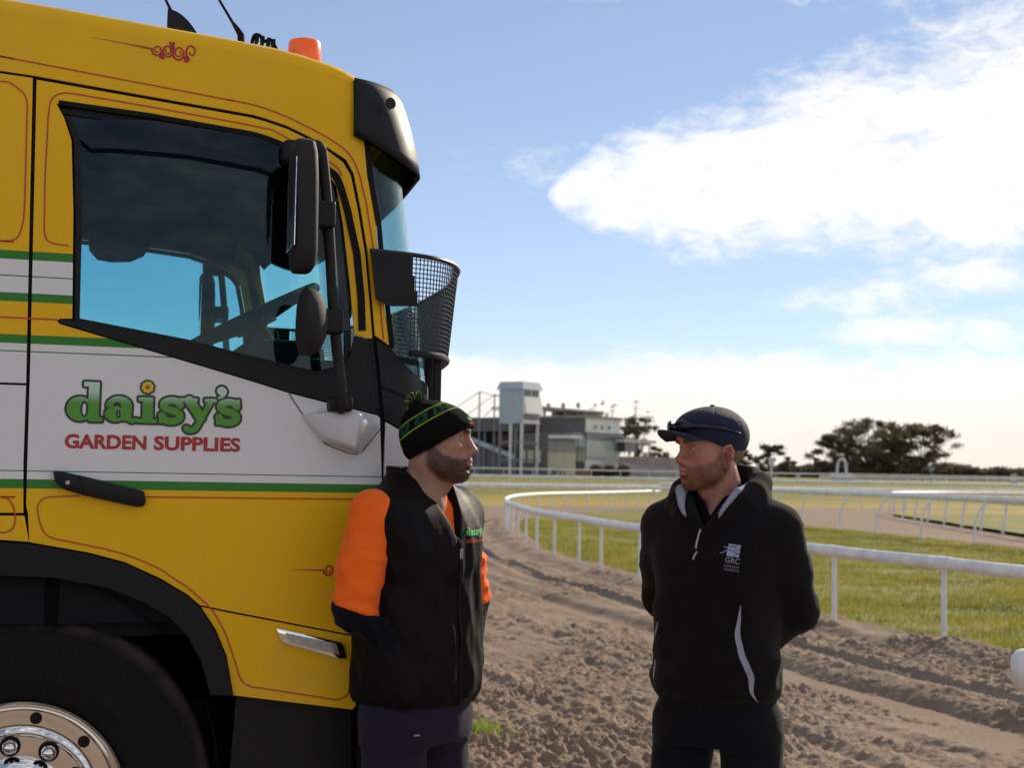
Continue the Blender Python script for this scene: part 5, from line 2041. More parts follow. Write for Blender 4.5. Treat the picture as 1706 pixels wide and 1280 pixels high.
def head_field(kind):
    f = Field((-.15, -.12, -.30), (.16, .12, .16), .0024)
    f.ell((-.012, 0, .030), (.093, .076, .080), .01) if kind == 2 else f.ell((-.006, 0, .020), (.086, .073, .070), .01)
    f.ell((.022, 0, -.035), (.066, .062, .088), .03)
    for s in (-1, 1):
        f.cone((-.008, s * .050, -.052), (.060, s * .020, -.098), .022, .020, .03)
        f.ell((.050, s * .042, -.020), (.026, .024, .022), .025)
        f.ell((.030, s * .050, -.062), (.03, .018, .03), .03)
    f.ell((.070, 0, -.101), (.021, .024, .018), .022)
    f.cone((.078, -.032, .022), (.078, .032, .022), .013, .013, .022)
    f.ell(*(((.070, 0, .05), (.028, .05, .04)) if kind == 2 else ((.066, 0, .040), (.027, .05, .034))), .03)
    for s in (-1, 1):
        f.ell((.100, s * .033, .000), (.019, .017, .012), .016, sub=True)
        f.ell((.0735, s * .0315, .000), .0128, .002)
        f.cone((.085, s * .019, .0075), (.076, s * .044, .0035), .0046, .0042, .006)
        f.cone((.084, s * .020, -.0070), (.077, s * .042, -.0065), .0036, .0034, .006)
        f.cone((.0905, s * .014, .019), (.082, s * .046, .022), .0055, .004, .008)
    f.cone((.086, 0, .012), (.106, 0, -.030), .0085, .0105, .012)
    f.ell((.108, 0, -.0345), (.0125, .0125, .0105), .009)
    for s in (-1, 1):
        f.ell((.0965, s * .0130, -.0395), (.0105, .0078, .0085), .008)
        f.ell((.103, s * .0065, -.0465), (.005, .0036, .003), .003, sub=True)
    f.ell((.070, 0, -.068), (.028, .033, .028), .025)
    f.chain([(.084, -.023, -.0665), (.0955, -.008, -.0635), (.0955, .008, -.0635), (.084, .023, -.0665)], [.004, .0062, .0062, .004], .007)
    f.chain([(.084, -.021, -.0725), (.0935, -.007, -.0765), (.0935, .007, -.0765), (.084, .021, -.0725)], [.004, .0072, .0072, .004], .007)
    f.cone((.104, -.024, -.0698), (.104, .024, -.0698), .0022, .0022, .003, sub=True)
    f.ell((.098, 0, -.0880), (.010, .022, .005), .010, sub=True)
    for s in ((-1, 1) if kind == 2 else ()):
        # ear: rim, lobe, hollow
        c = [(.000, s * .073, -.030), (-.004, s * .080, -.036), (-.010, s * .083, -.026), (-.020, s * .088, -.006), (-.023, s * .089, .012), (-.016, s * .087, .026), (-.004, s * .082, .027), (.004, s * .076, .016)]
        c = [(p[0], p[1], p[2] - .022) for p in c]
        f.chain(c, [.0065, .0075, .0060, .0050, .0048, .0048, .0046, .0045], .006)
        f.ell((-.008, s * .076, -.026), (.015, .009, .026), .008)
        f.ell((-.003, s * .086, -.026), (.0085, .008, .014), .006, sub=True)
    nx = .0 if kind == 1 else -.008
    f.cone((-.022, 0, -.06), (-.050 + nx, 0, -.19), .057, .060, .03)
    f.cone((-.050 + nx, 0, -.19), (-.06 + nx, 0, -.27), .060, .085, .03)
    for s in (-1, 1):
        f.cone((-.03, s * .05, -.07), (.005, s * .018, -.195), .016, .013, .025)
    f.ell((.022, 0, -.135), (.012, .012, .016), .03)
    return f


def skin_colours(V, base, flush, beard, beard_amt, stub_edge, brow, lipc, rg):
    x, y, z = V[:, 0], V[:, 1], V[:, 2]
    n = len(V)
    c = np.tile(np.array(base), (n, 1))

    def mix(w, col):
        nonlocal c
        w = np.clip(w, 0, 1)[:, None]
        c = c * (1 - w) + np.array(col) * w
    fl = np.exp(-(((x - .06) / .05) ** 2 + ((np.abs(y) - .04) / .03) ** 2 + ((z + .03) / .03) ** 2)) + np.exp(-(((x - .11) / .015) ** 2 + (y / .02) ** 2 + ((z + .033) / .018) ** 2)) + .8 * (np.abs(y) > .076) * (x < .01) * (z > -.07)
    mix(fl * .65, flush)
    # beard along jaw, chin, upper lip
    top = np.interp(x, [-.03, .0, .03, .06, .08, .1], [-.005, -.012, -.040, -.052, -.056, -.054]) + stub_edge
    w = np.clip((top - z) / .012, 0, 1) * np.clip((x + .022 + .0 * z) / .015, 0, 1)
    low = np.interp(x, [-.02, .02, .06], [-.085, -.125, -.135])
    w = w * np.clip((z - low) / .02, 0, 1)
    lips = np.clip(1 - np.hypot((z + .0695) / .0125, y / .025) ** 2, 0, 1) * (x > .078)
    grain = rg.uniform(.75, 1.1, n)
    mix(w * beard_amt * grain * (1 - np.clip(lips * 3, 0, 1)), beard)
    mix(np.clip(lips * 2.5, 0, 1) * .75, lipc)
    br = np.exp(-((z - .0215 - .10 * (np.abs(y) - .03)) / .0045) ** 2) * np.clip((.05 - np.abs(y)) / .006, 0, 1) * np.clip((np.abs(y) - .010) / .006, 0, 1) * (x > .065)
    mix(br * .85, brow)
    for s in (-1, 1):
        d = np.sqrt((x - .0735) ** 2 + (y - s * .0315) ** 2 + z ** 2)
        ball = (d < .0136) & (np.abs(z) < .0052)
        mix(ball * .8, (.42, .36, .33))
        iris = ball & (np.hypot(y - s * .031, z) < .0058)
        mix(iris * 1.0, (.035, .03, .03))
        lash = np.exp(-((z - .0058) / .0016) ** 2) * (np.abs(y - s * .0315) < .016) * (x > .066) * (d < .019)
        mix(lash * .7, (.05, .03, .025))
    nos = np.clip(1 - np.hypot((z + .0465) / .004, (np.abs(y) - .0065) / .005), 0, 1) * (x > .09)
    mix(nos, (.08, .03, .025))
    mouth = np.exp(-((z + .0698) / .0022) ** 2) * (np.abs(y) < .024) * (x > .075)
    mix(mouth * .8, (.10, .03, .03))
    return c


def rotz(V, a, c=(0, 0, 0)):
    ca, sa = math.cos(a), math.sin(a)
    V = np.asarray(V)
    return np.c_[V[:, 0] * ca - V[:, 1] * sa + c[0], V[:, 0] * sa + V[:, 1] * ca + c[1], V[:, 2] + c[2]]


def hand_into(f, w, d, up, s, curl=.5):
    """hand with palm and five fingers added to a field; w = wrist, d = pointing direction, up = back of hand"""
    w, d, up = [np.array(q, float) for q in (w, d, up)]
    d /= np.linalg.norm(d)
    up = up - d * (up @ d)
    up /= np.linalg.norm(up)
    sd = np.cross(d, up) * s
    for q, L, o in ((-.030, .066, .076), (-.010, .074, .082), (.010, .070, .080), (.029, .056, .072)):
        a = w + d * .02 + sd * q * .5
        b = w + d * o + sd * q
        f.cone(a, b, .014, .0105, .012)
        c = b + (d * math.cos(curl) - up * math.sin(curl)) * L * .5
        e = c + (d * math.cos(curl * 2.2) - up * math.sin(curl * 2.2)) * L * .5
        f.cone(b, c, .0095, .0085, .004)
        f.cone(c, e, .0085, .0070, .004)
    t0 = w + d * .025 - sd * .028
    t1 = w + d * .058 - sd * .052 - up * .012
    t2 = w + d * .085 - sd * .050 - up * .026
    f.cone(t0, t1, .015, .0105, .010)
    f.cone(t1, t2, .0105, .0085, .004)


def smooth_obj(name, f, mat, parent, xf=None, colfun=None):
    V, Q = f.mesh()
    V2 = xf(V) if xf else V
    o = fastobj(name, V2, Q, mat, parent)
    if colfun:
        col_attr(o.data, colfun(V))
    return o


def beard_weight(V, edge):
    x, y, z = V[:, 0], V[:, 1], V[:, 2]
    top = np.interp(x, [-.03, .0, .03, .06, .08, .1], [-.005, -.012, -.040, -.052, -.056, -.054]) + edge
    w = np.clip((top - z) / .014, 0, 1) * np.clip((x + .022) / .015, 0, 1)
    low = np.interp(x, [-.02, .02, .06], [-.085, -.125, -.135])
    w = w * np.clip((z - low) / .02, 0, 1)
    lips = np.hypot((z + .0695) / .0125, y / .026) < 1
    return w * ~(lips & (x > .078))


def stubble(o, Vh, parent, kind):
    """short beard and eyebrow hairs growing from the skin"""
    rg = np.random.default_rng(11 + kind)
    n = len(Vh)
    co = np.empty(len(o.data.vertices) * 3, np.float32)
    o.data.vertices.foreach_get('co', co)
    no = np.empty(len(o.data.vertices) * 3, np.float32)
    o.data.vertices.foreach_get('normal', no)
    co, no = co.reshape(-1, 3)[:n], no.reshape(-1, 3)[:n]
    w = beard_weight(Vh, .004 if kind == 1 else .008)
    x, y, z = Vh.T
    br = np.exp(-((z - .0215 - .10 * (np.abs(y) - .03)) / .0045) ** 2) * (np.abs(y) < .05) * (np.abs(y) > .012) * (x > .065)
    for nm, wt, N, L0, col in (('beard', w, 5200 if kind == 1 else 6500, .0052 if kind == 1 else .0042, (.020, .012, .009) if kind == 1 else (.16, .065, .030)),
                               ('eyebrows', br, 700, .0055, (.02, .012, .01) if kind == 1 else (.16, .085, .05))):
        k = rg.choice(n, N, p=wt / wt.sum())
        p = co[k] + rg.normal(0, .0010, (N, 3))
        d = no[k] * .55 + np.array([0, 0, -.75 if nm == 'beard' else .1]) + rg.normal(0, .35, (N, 3))
        d /= np.linalg.norm(d, axis=1)[:, None]
        L = L0 * rg.uniform(.5, 1.2, (N, 1))
        s = np.cross(d, rg.normal(0, 1, (N, 3)))
        s = s / np.linalg.norm(s, axis=1)[:, None] * .00038
        V = np.stack([p - s, p + s, p + d * L], 1).reshape(-1, 3)
        tag(fastobj(nm, V, np.arange(3 * N).reshape(-1, 3), pmat('%s_hair_%d' % (nm, kind), col, .6, var=.4, vscale=200), parent, smooth=False), kind='stuff')


def body_mesh(parent, kind, head_pos, head_yaw, tilt, scale, arms, colours, legs):
    """one skin mesh: detailed head and neck plus the plain body that the clothes cover"""
    hf = head_field(kind)
    Vh, Qh = hf.mesh()
    ch = colours(Vh)
    Vt = Vh * scale
    ct, st_ = math.cos(tilt), math.sin(tilt)
    Vt = np.c_[Vt[:, 0] * ct + Vt[:, 2] * st_, Vt[:, 1], -Vt[:, 0] * st_ + Vt[:, 2] * ct]
    Vt = rotz(Vt, head_yaw, head_pos)
    bf = Field((-.35, -.40, -.02), (.35, .40, 1.46), .012)
    bf.loft([(.84, 0, 0, .09, .13), (.95, 0, 0, .09, .13), (1.1, 0, 0, .085, .13), (1.25, 0, 0, .09, .15), (1.36, -.01, 0, .075, .15), (1.42, -.015, 0, .055, .08)], 2.2, .02)
    for s in (-1, 1):
        bf.chain([(0, s * .085, .86), (.01, s * .095, .48), (-.01, s * .10, .07)], [.075, .05, .036], .03)
        bf.cone((0, s * .10, .045), (.15, s * .11, .035), .036, .03, .02)
    for A in arms:
        bf.chain(A, [.042, .034, .024], .02)
    Vb, Qb = bf.mesh()
    cb = np.tile(colours(np.array([[0, .05, -.2]]))[0], (len(Vb), 1))
    parts = [(Vt, Qh, ch), (Vb, Qb, cb)]
    for A, s, up in zip(arms, (-1, 1), legs):
        w = np.array(A[-1])
        d = w - np.array(A[-2])
        d = np.array(up[0])
        lo, hi = w - .16, w + .16
        h2 = Field(lo, hi, .0035)
        h2.cone(np.array(A[-2]) * .25 + w * .75, w, .026, .024, .01)
        hand_into(h2, w, d, up[1], s)
        Vd, Qd = h2.mesh()
        parts.append((Vd, Qd, np.tile(cb[0], (len(Vd), 1))))
    V, Q, C_, k = [], [], [], 0
    for v, q, c in parts:
        V.append(v)
        Q.append(q + k)
        C_.append(c)
        k += len(v)
    o = fastobj('body', np.vstack(V), np.vstack(Q), M_skin, parent)
    col_attr(o.data, np.vstack(C_))
    stubble(o, Vh, parent, kind)
    return o


from mathutils.bvhtree import BVHTree


def bvh_of(o):
    me = o.data
    return BVHTree.FromPolygons([v.co for v in me.vertices], [tuple(p.vertices) for p in me.polygons])


def on_cloth(name, bvh, V2, F, org, right, up, mat, parent, off=.0015, cast=(-1, 0, 0)):
    """lays a flat print on a garment: org/right/up in person space, projected along cast"""
    org, right, up, cast = Vector(org), Vector(right), Vector(up), Vector(cast).normalized()
    V = []
    for a, b in V2:
        p = org + right * a + up * b - cast * .4
        h = bvh.ray_cast(p, cast)
        q = h[0] + (-cast) * off if h[0] is not None else org + right * a + up * b
        V.append(q)
    return obj(name, V, F, mat, parent)


# =================================================================== man in beanie and vest
Y1 = rad(-38)
P1 = empty('person', (-.255, 4.14, 0), Y1)
tag(P1, 'man in black vest over orange sleeves and a pompom beanie, hands in pockets', 'person', 'men talking beside the truck')
M_vest = cloth('vest_softshell', (.0055, .0036, .0034), rough=.62, sheen=.015, bump=.12, bscale=320, var=.12)
M_orange = cloth('hi_vis_orange', (1.0, .150, .012), rough=.75, sheen=.10, bump=.2, bscale=300, var=.05)
M_navy = cloth('navy_sleeve', (.0045, .006, .012), rough=.85, sheen=.05)
M_pants1 = cloth('navy_work_trousers', (.018, .0145, .030), rough=.85, sheen=.08, bump=.3, bscale=200)
wv = waves(3, .016, 2.0, 3.2, .9)
wv2 = waves(8, .010, 5, 6, 3.0)
vest = Field((-.26, -.31, .80), (.26, .31, 1.56), .0052)
vd = lambda X, Y, Z, t: wv(X, Y, Z) * np.clip((1.42 - Z) / .2, .25, 1) + wv2(X, Y, Z) * .6 - .010 * np.exp(-((Z - .875) / .03) ** 2) * 0
vest.loft([(.850, -.005, 0, .138, .182), (.875, 0, 0, .150, .196), (.93, .004, 0, .152, .200), (1.05, .004, 0, .146, .194), (1.18, .002, 0, .140, .192), (1.29, 0, 0, .140, .204), (1.36, -.006, 0, .126, .206), (1.41, -.012, 0, .104, .188), (1.445, -.016, 0, .088, .140), (1.475, -.018, 0, .080, .095)], 2.5, .01, disp=vd)
for s in (-1, 1):
    vest.ell((-.012, s * .172, 1.372), (.080, .056, .072) if s < 0 else (.084, .070, .085), .04)
# stand-up collar, unzipped
vest.loft([(1.43, -.012, 0, .090, .100), (1.47, -.016, 0, .086, .088), (1.512, -.026, 0, .084, .084)], 2.0, .02)
vest.loft([(1.36, .01, 0, .070, .062), (1.42, .005, 0, .072, .068), (1.47, -.008, 0, .074, .076), (1.56, -.020, 0, .084, .080)], 2.0, .006, sub=True)
vest.cut(lambda X, Y, Z: np.where(X > .015, np.minimum(np.minimum((Z - 1.300) * .40 + .003 - np.abs(Y - .012), .03), (X - .0)), -1.0))
vest.cut(lambda X, Y, Z: Z - (1.515 - .55 * np.maximum(X + .02, 0)))
# zip line groove
vest.cut(lambda X, Y, Z: np.where((X > 0) & (Z < 1.34), .0035 - np.abs(Y - .012) - .35 * np.clip((.1345 + .006 - X), 0, 1), -1))
VEST = smooth_obj('vest', vest, M_vest, P1)
BV1 = bvh_of(VEST)
zp = []
for z in np.arange(.862, 1.335, .01):
    h = BV1.ray_cast(Vector((.5, .020, z)), Vector((-1, 0, 0)))
    if h[0]:
        zp.append((h[0].x + .001, .012, z))
zo = MB().tube(zp, .0042, 6).build('zip', M_rubber, VEST, smooth=True)
if zp:
    x_, y_, z_ = zp[-6]
    MB().box(x_, x_ + .006, .006, .018, z_ - .028, z_).build('zip_pull', pmat('zip_metal', (.5, .5, .5), .3, metal=1.0), VEST, bevel=.001)
# shirt under the vest
sh = Field((-.16, -.20, 1.22), (.18, .20, 1.50), .006)
sh.loft([(1.24, 0, 0, .110, .165), (1.32, 0, 0, .108, .15), (1.38, -.004, 0, .092, .13), (1.42, -.006, 0, .078, .085), (1.452, -.006, 0, .072, .070)], 2.2, .01, disp=waves(5, .004, 6, 9, 3))
sh.cone((.02, .0, 1.40), (-.005, 0, 1.52), .050, .066, .004, sub=True)
sh.cut(lambda X, Y, Z: np.where(X > .02, (Z - 1.400) * .35 - np.abs(Y - .01), -1))
smooth_obj('shirt', sh, M_orange, P1)
# collar of the shirt, dark
co = Field((-.16, -.14, 1.34), (.14, .14, 1.52), .0045)
co.loft([(1.40, -.006, 0, .080, .082), (1.45, -.012, 0, .076, .076), (1.478, -.018, 0, .074, .075)], 2.0, .004)
co.loft([(1.36, -.004, 0, .068, .068), (1.45, -.012, 0, .068, .068), (1.52, -.020, 0, .070, .070)], 2.0, .002, sub=True)
co.cut(lambda X, Y, Z: np.where(X > .03, (Z - 1.40) * .5 + .004 - np.abs(Y - .008), -1))
smooth_obj('shirt_collar', co, M_navy, P1)
armR1 = [(-.005, -.190, 1.375), (-.022, -.238, 1.118), (.072, -.105, 1.005)]
armL1 = [(-.008, .176, 1.340), (-.030, .262, 1.120), (.080, .115, 1.000)]
for A, s in ((armR1, -1), (armL1, 1)):
    a, b, c = [np.array(q) for q in A]
    fw = waves(20 + s, .0055, 4, 4, 7)
    crease = lambda X, Y, Z, t, s=s: 1.7 * fw(X, Y, Z) * (0.5 + t) + .0042 * np.sin(2 * PI * (t * 3.0 + 6 * X)) * np.clip(t * 2 - .8, 0, 1)
    f = Field(np.minimum(np.minimum(a, b), c) - .12, np.maximum(np.maximum(a, b), c) + .12, .0045)
    f.cone(a + [0, 0, .005], a * .45 + b * .55 + [-.004, 0, 0], .068, .064, .03, disp=crease)
    f.cone(a * .45 + b * .55 + [-.004, 0, 0], b + (b - a) * .1, .064, .067, .03, disp=crease)
    ax = (b - a) / np.linalg.norm(b - a)
    nn = ax + np.array([-.12, s * .10, 0.0])
    f.cut(lambda X, Y, Z: (X - b[0]) * nn[0] + (Y - b[1]) * nn[1] + (Z - b[2]) * nn[2] - .006)
    smooth_obj('upper_sleeve', f, M_orange, P1)
    g = Field(np.minimum(b, c) - .12, np.maximum(b, c) + .12, .0042)
    cr = lambda X, Y, Z, t: .0052 * np.sin(2 * PI * (t * 5.5 + 5 * X + 2 * np.sin(18 * Z))) * (1 - .3 * t)
    g.cone(b + (a - b) * .10, b, .050, .054, .03)
    g.cone(b, c, .056, .046, .03, disp=cr)
    g.cut(lambda X, Y, Z: -.004 - ((X - b[0]) * nn[0] + (Y - b[1]) * nn[1] + (Z - b[2]) * nn[2]))
    smooth_obj('lower_sleeve', g, M_navy, P1)
# trousers
tr = Field((-.2, -.26, -.0), (.22, .26, .93), .0065)
tw = waves(31, .008, 3, 3.5, 4)
tr.loft([(.74, .0, 0, .118, .168), (.80, .0, 0, .128, .172), (.86, 0, 0, .125, .168), (.915, 0, 0, .118, .160)], 2.4, .02, disp=lambda X, Y, Z, t: tw(X, Y, Z) * .5)
for s in (-1, 1):
    tr.chain([(.0, s * .088, .80), (.012, s * .098, .46), (-.005, s * .10, .09)], [.096, .078, .068], .03, disp=lambda X, Y, Z, t: tw(X, Y, Z))
PANTS1 = smooth_obj('trousers', tr, M_pants1, P1)
tb = MB().box(0, .004, -.010, .010, 0, .004).build('pocket_tack', pmat('bar_tack', (.35, .35, .36), .6), PANTS1)
hh = bvh_of(PANTS1).ray_cast(Vector((.5, -.115, .775)), Vector((-1, 0, 0)))
if hh[0]:
    tb.location = hh[0]


def shoes(parent, mat, n='boot'):
    for s in (-1, 1):
        f = Field((-.12, s * .10 - .09, -.01), (.24, s * .10 + .09, .20), .006)
        f.cone((-.01, s * .10, .05), (.14, s * .11, .04), .048, .044, .03)
        f.cone((-.01, s * .10, .05), (-.01, s * .10, .14), .05, .052, .03)
        f.cut(lambda X, Y, Z: -Z)
        smooth_obj(n, f, mat, parent)


M_boot = pmat('boot_leather', (.05, .035, .025), .6, var=.2)
shoes(P1, M_boot)
rgs = np.random.default_rng(3)
H1 = np.array([.058, -.004, 1.588])
HY1 = rad(-9) - Y1
body_mesh(P1, 1, H1, HY1, rad(-2), .985, [armR1, armL1],
          lambda V: skin_colours(V, (.34, .180, .122), (.42, .165, .115), (.030, .018, .013), .80, .004, (.04, .025, .02), (.40, .155, .135), rgs),
          [((-.2, .6, -.5), (.8, .2, .2)), ((-.2, -.6, -.5), (.8, -.2, .2))])


def head_empty(person, pos, yaw, tilt, scale, name='headwear'):
    e = empty(name, tuple(pos), 0, person)
    e.matrix_local = Matrix.Translation(Vector(pos)) @ Matrix.Rotation(yaw, 4, 'Z') @ Matrix.Rotation(tilt, 4, 'Y') @ Matrix.Scale(scale, 4)
    return e


# beanie
def beanie_col(t, vec, b):
    sp = t.n('ShaderNodeSeparateXYZ', ins={0: vec})
    x, y, z = sp.outputs
    w = t.m('SUBTRACT', z, t.m('MULTIPLY', x, .58))
    w = t.m('ADD', w, t.m('MULTIPLY', t.m('SUBTRACT', t.noise(vec, 160.0, 2.0), .5), .0025))
    c = (.006, .0058, .006)
    lime, teal = (.27, .36, .035), (.012, .085, .050)

    def band(c, w0, w1, col):
        k = t.m('MULTIPLY', t.m('GREATER_THAN', w, w0), t.m('LESS_THAN', w, w1))
        return t.mix(k, c, col)
    c = band(c, .0530, .0580, lime)
    c = band(c, .0890, .0940, lime)
    # knitted capitals between the lines
    ang = t.m('ARCTAN2', y, t.m('ADD', x, .02))
    seg = t.m('FRACT', t.m('MULTIPLY', ang, 1.55))
    inb = t.m('MULTIPLY', t.m('GREATER_THAN', w, .0620), t.m('LESS_THAN', w, .0850))
    stem = t.m('MULTIPLY', t.m('GREATER_THAN', seg, .12), t.m('LESS_THAN', seg, .34))
    bow = t.m('MULTIPLY', t.m('GREATER_THAN', seg, .56), t.m('LESS_THAN', seg, .78))
    bar = t.m('MULTIPLY', t.m('MULTIPLY', t.m('GREATER_THAN', seg, .12), t.m('LESS_THAN', seg, .78)), t.m('MAXIMUM', t.m('LESS_THAN', w, .0675), t.m('GREATER_THAN', w, .0795)))
    k = t.m('MULTIPLY', inb, t.m('MAXIMUM', t.m('MAXIMUM', stem, bow), bar))
    return t.mix(k, c, teal)


M_knit = pmat('knit_beanie', None, rough=.95, spec=.1, build=beanie_col, bump=.8, bscale=230)
HE = head_empty(P1, H1, HY1, rad(-2), .985)
bn = Field((-.16, -.13, -.12), (.16, .13, .20), .0028)
bn.ell((-.004, 0, .022), (.100, .087, .082), .01)
bn.ell((-.024, 0, .008), (.076, .085, .090), .03)
bn.ell((-.020, 0, .062), (.060, .055, .040), .04)
bn.ell((.026, 0, .030), (.082, .081, .066), .02)
BP = lambda X: -.024 + np.where(X > 0, .56, .42) * X
bn.cut(lambda X, Y, Z: BP(X) - Z)
# rolled brim
sl, X, Y, Z = bn.reg(bn.lo, bn.lo + bn.h * bn.n)
pl = (Z - BP(X)) / 1.118
bn.D = (bn.D - .0035 * np.exp(-((pl - .016) / .016) ** 2)[:bn.n[0], :bn.n[1], :bn.n[2]]).astype(np.float32)
BEAN = smooth_obj('beanie', bn, M_knit, HE)
rg = np.random.default_rng(5)
n = 1500
d = rg.normal(0, 1, (n, 3))
d /= np.linalg.norm(d, axis=1)[:, None]
c0 = np.array([-.058, 0, .108])
L_ = rg.uniform(.020, .033, n)[:, None]
sd = np.cross(d, rg.normal(0, 1, (n, 3)))
sd /= np.linalg.norm(sd, axis=1)[:, None]
tip = c0 + d * L_ + rg.normal(0, .003, (n, 3))
V = np.stack([c0 + d * .006 - sd * .0022, c0 + d * .006 + sd * .0022, tip + sd * .0020, tip - sd * .0020], 1).reshape(-1, 3)
half = n // 2
for nm, a, b, col in (('pompom_green', 0, int(n * .62), (.015, .055, .022)), ('pompom_lime', int(n * .62), n, (.26, .33, .07))):
    tag(fastobj(nm, V[a * 4:b * 4], np.arange((b - a) * 4).reshape(-1, 4), pmat(nm + '_yarn', col, .95, var=.3, vscale=90), HE, smooth=False), kind='stuff')
ff = lambda cx, cz, r_, col, nm: None
# small badge on the brim front
hb = bvh_of(BEAN)
for (yy_, zz_, w_, h_, col, nm) in ((-.020, .058, .022, .010, (.05, .30, .12), 'beanie_badge'), (-.020, .046, .026, .006, (.45, .03, .03), 'beanie_badge_text')):
    Vq, Fq = fill2d(lambda X, Y: sd_box(X, Y, -w_ / 2, w_ / 2, -h_ / 2, h_ / 2, .002), -.02, .02, -.01, .01, .002)
    on_cloth(nm, hb, Vq, Fq, (.1, yy_, zz_), (0, 1, 0), (0, 0, 1), pmat(nm, col, .9), HE, off=.0012)

# chest print of the vest
V, F = fill2d(lambda X, Y: daisys_sdf(X, Y) - 1.0, -8, 664, -60, 160, 3.2)
k = .100 / 650
on_cloth('chest_name', BV1, [((a - 325) * k, b * k) for a, b in V], F, (0, .098, 1.318), (0, 1, 0), (0, 0, 1), pmat('embroidery_green', (.10, .52, .14), .8), VEST, off=.0022)
V, F = text_mesh('GARDEN SUPPLIES', .02)
on_cloth('chest_caption', BV1, [((a - .5) * .106, b * .010) for a, b in V], F, (0, .098, 1.297), (0, 1, 0), (0, 0, 1), pmat('embroidery_red', (.55, .03, .035), .8), VEST, off=.0022)

# =================================================================== man in cap and hooded jumper
Y2 = rad(-90 - 30)
P2 = empty('person', (.635, 4.38, 0), Y2)
tag(P2, 'man in navy cap and dark hooded jumper standing with hands behind his back', 'person', 'men talking beside the truck')
M_hood = cloth('hoodie_fleece', (.0080, .0068, .0070), rough=.9, sheen=.06, bump=.3, bscale=280, var=.12)
M_lin = cloth('pale_lining', (.30, .30, .37), rough=.9, sheen=.1)
M_polo = cloth('black_polo', (.004, .004, .006), rough=.9, sheen=.03)
M_pants2 = cloth('dark_trousers', (.0055, .0062, .010), rough=.85, sheen=.08)
M_denim = cloth('dark_denim', (.014, .016, .024), rough=.85, sheen=.3)
ho = Field((-.28, -.36, .74), (.22, .36, 1.56), .0052)
hw = waves(41, .018, 1.6, 2.4, 1.8)
hw2 = waves(42, .012, 4, 5, 6)
hd_ = lambda X, Y, Z, t: hw(X, Y, Z) * np.clip((1.40 - Z) / .3, .2, 1) + hw2(X, Y, Z) * np.clip((1.05 - Z) / .15, .15, 1)
ho.loft([(.806, 0, 0, .128, .172), (.835, .0, 0, .130, .174), (.86, .004, 0, .150, .196), (.92, .006, 0, .150, .200), (1.02, .006, 0, .144, .192), (1.16, .004, 0, .138, .190), (1.27, .004, 0, .140, .202), (1.345, -.002, 0, .130, .206), (1.395, -.010, 0, .108, .186), (1.435, -.014, 0, .088, .132), (1.462, -.016, 0, .078, .092)], 2.4, .01, disp=hd_)
for s in (-1, 1):
    ho.ell((-.012, s * .150, 1.352), (.080, .062, .066), .05)
# hood lying on the shoulders
HC = [(.112, .034, 1.352), (.106, .070, 1.392), (.070, .102, 1.425), (.010, .118, 1.452), (-.050, .110, 1.478), (-.098, .062, 1.492), (-.112, 0, 1.496)]
HC = HC + [(x, -y, z) for x, y, z in HC[-2::-1]]
ho.chain(HC, [.010, .015, .020, .024, .027, .028, .028, .028, .027, .024, .020, .015, .010], .045)
ho.ell((-.120, 0, 1.435), (.060, .120, .075), .05)
ho.loft([(1.30, .05, 0, .060, .030), (1.38, .02, 0, .078, .054), (1.44, -.002, 0, .078, .078), (1.50, -.018, 0, .080, .086), (1.58, -.02, 0, .082, .088)], 2.0, .010, sub=True)
ho.cut(lambda X, Y, Z: np.where((X > .02) & (Z > 1.33), np.minimum((Z - 1.345) * .75 - np.abs(Y), .04), -1))
armL2 = [(-.012, .180, 1.340), (-.098, .212, 1.105), (-.165, .055, .965)]
armR2 = [(-.012, -.180, 1.340), (-.098, -.222, 1.115), (-.165, -.050, .985)]
for A, s in ((armR2, -1), (armL2, 1)):
    a, b, c = [np.array(q) for q in A]
    f = ho
    fw = waves(50 + s, .007, 3, 3, 6)
    f.cone(a, a * .5 + b * .5 + [.006, 0, 0], .076, .072, .04, disp=lambda X, Y, Z, t: fw(X, Y, Z) * .8)
    f.cone(a * .5 + b * .5 + [.006, 0, 0], b, .071, .063, .03, disp=lambda X, Y, Z, t: fw(X, Y, Z) * .8)
    f.cone(b, c, .064, .046, .03, disp=lambda X, Y, Z, t: fw(X, Y, Z) * .9)
HOODIE = smooth_obj('hoodie', ho, M_hood, P2)
BV2 = bvh_of(HOODIE)
# pale hood lining
for s in (-1, 1):
    ln = Field((-.13, -.14, 1.33), (.15, .14, 1.56), .0042)
    pts = []
    for z in np.linspace(1.378, 1.455, 8):
        yv = s * ((z - 1.378) * .50 + .052)
        h = BV2.ray_cast(Vector((.5, yv, z)), Vector((-1, 0, 0)))
        if h[0] is not None:
            pts.append((h[0].x + .003, yv, z))
    pts += [(.012, s * .098, 1.470), (-.030, s * .094, 1.486)]
    ln.chain(pts, list(np.linspace(.003, .0115 if s > 0 else .017, len(pts) - 1)) + [.006], .008)
    smooth_obj('hood_lining', ln, M_lin, P2)
    continue
    pts = [(.116, s * .044, 1.362), (.106, s * .066, 1.396), (.066, s * .090, 1.436), (.010, s * .102, 1.468), (-.045, s * .096, 1.495), (-.085, s * .056, 1.510)]
    ln.chain(pts, [.005, .009, .013, .0145, .014, .012], .008)
    smooth_obj('hood_lining', ln, M_lin, P2)
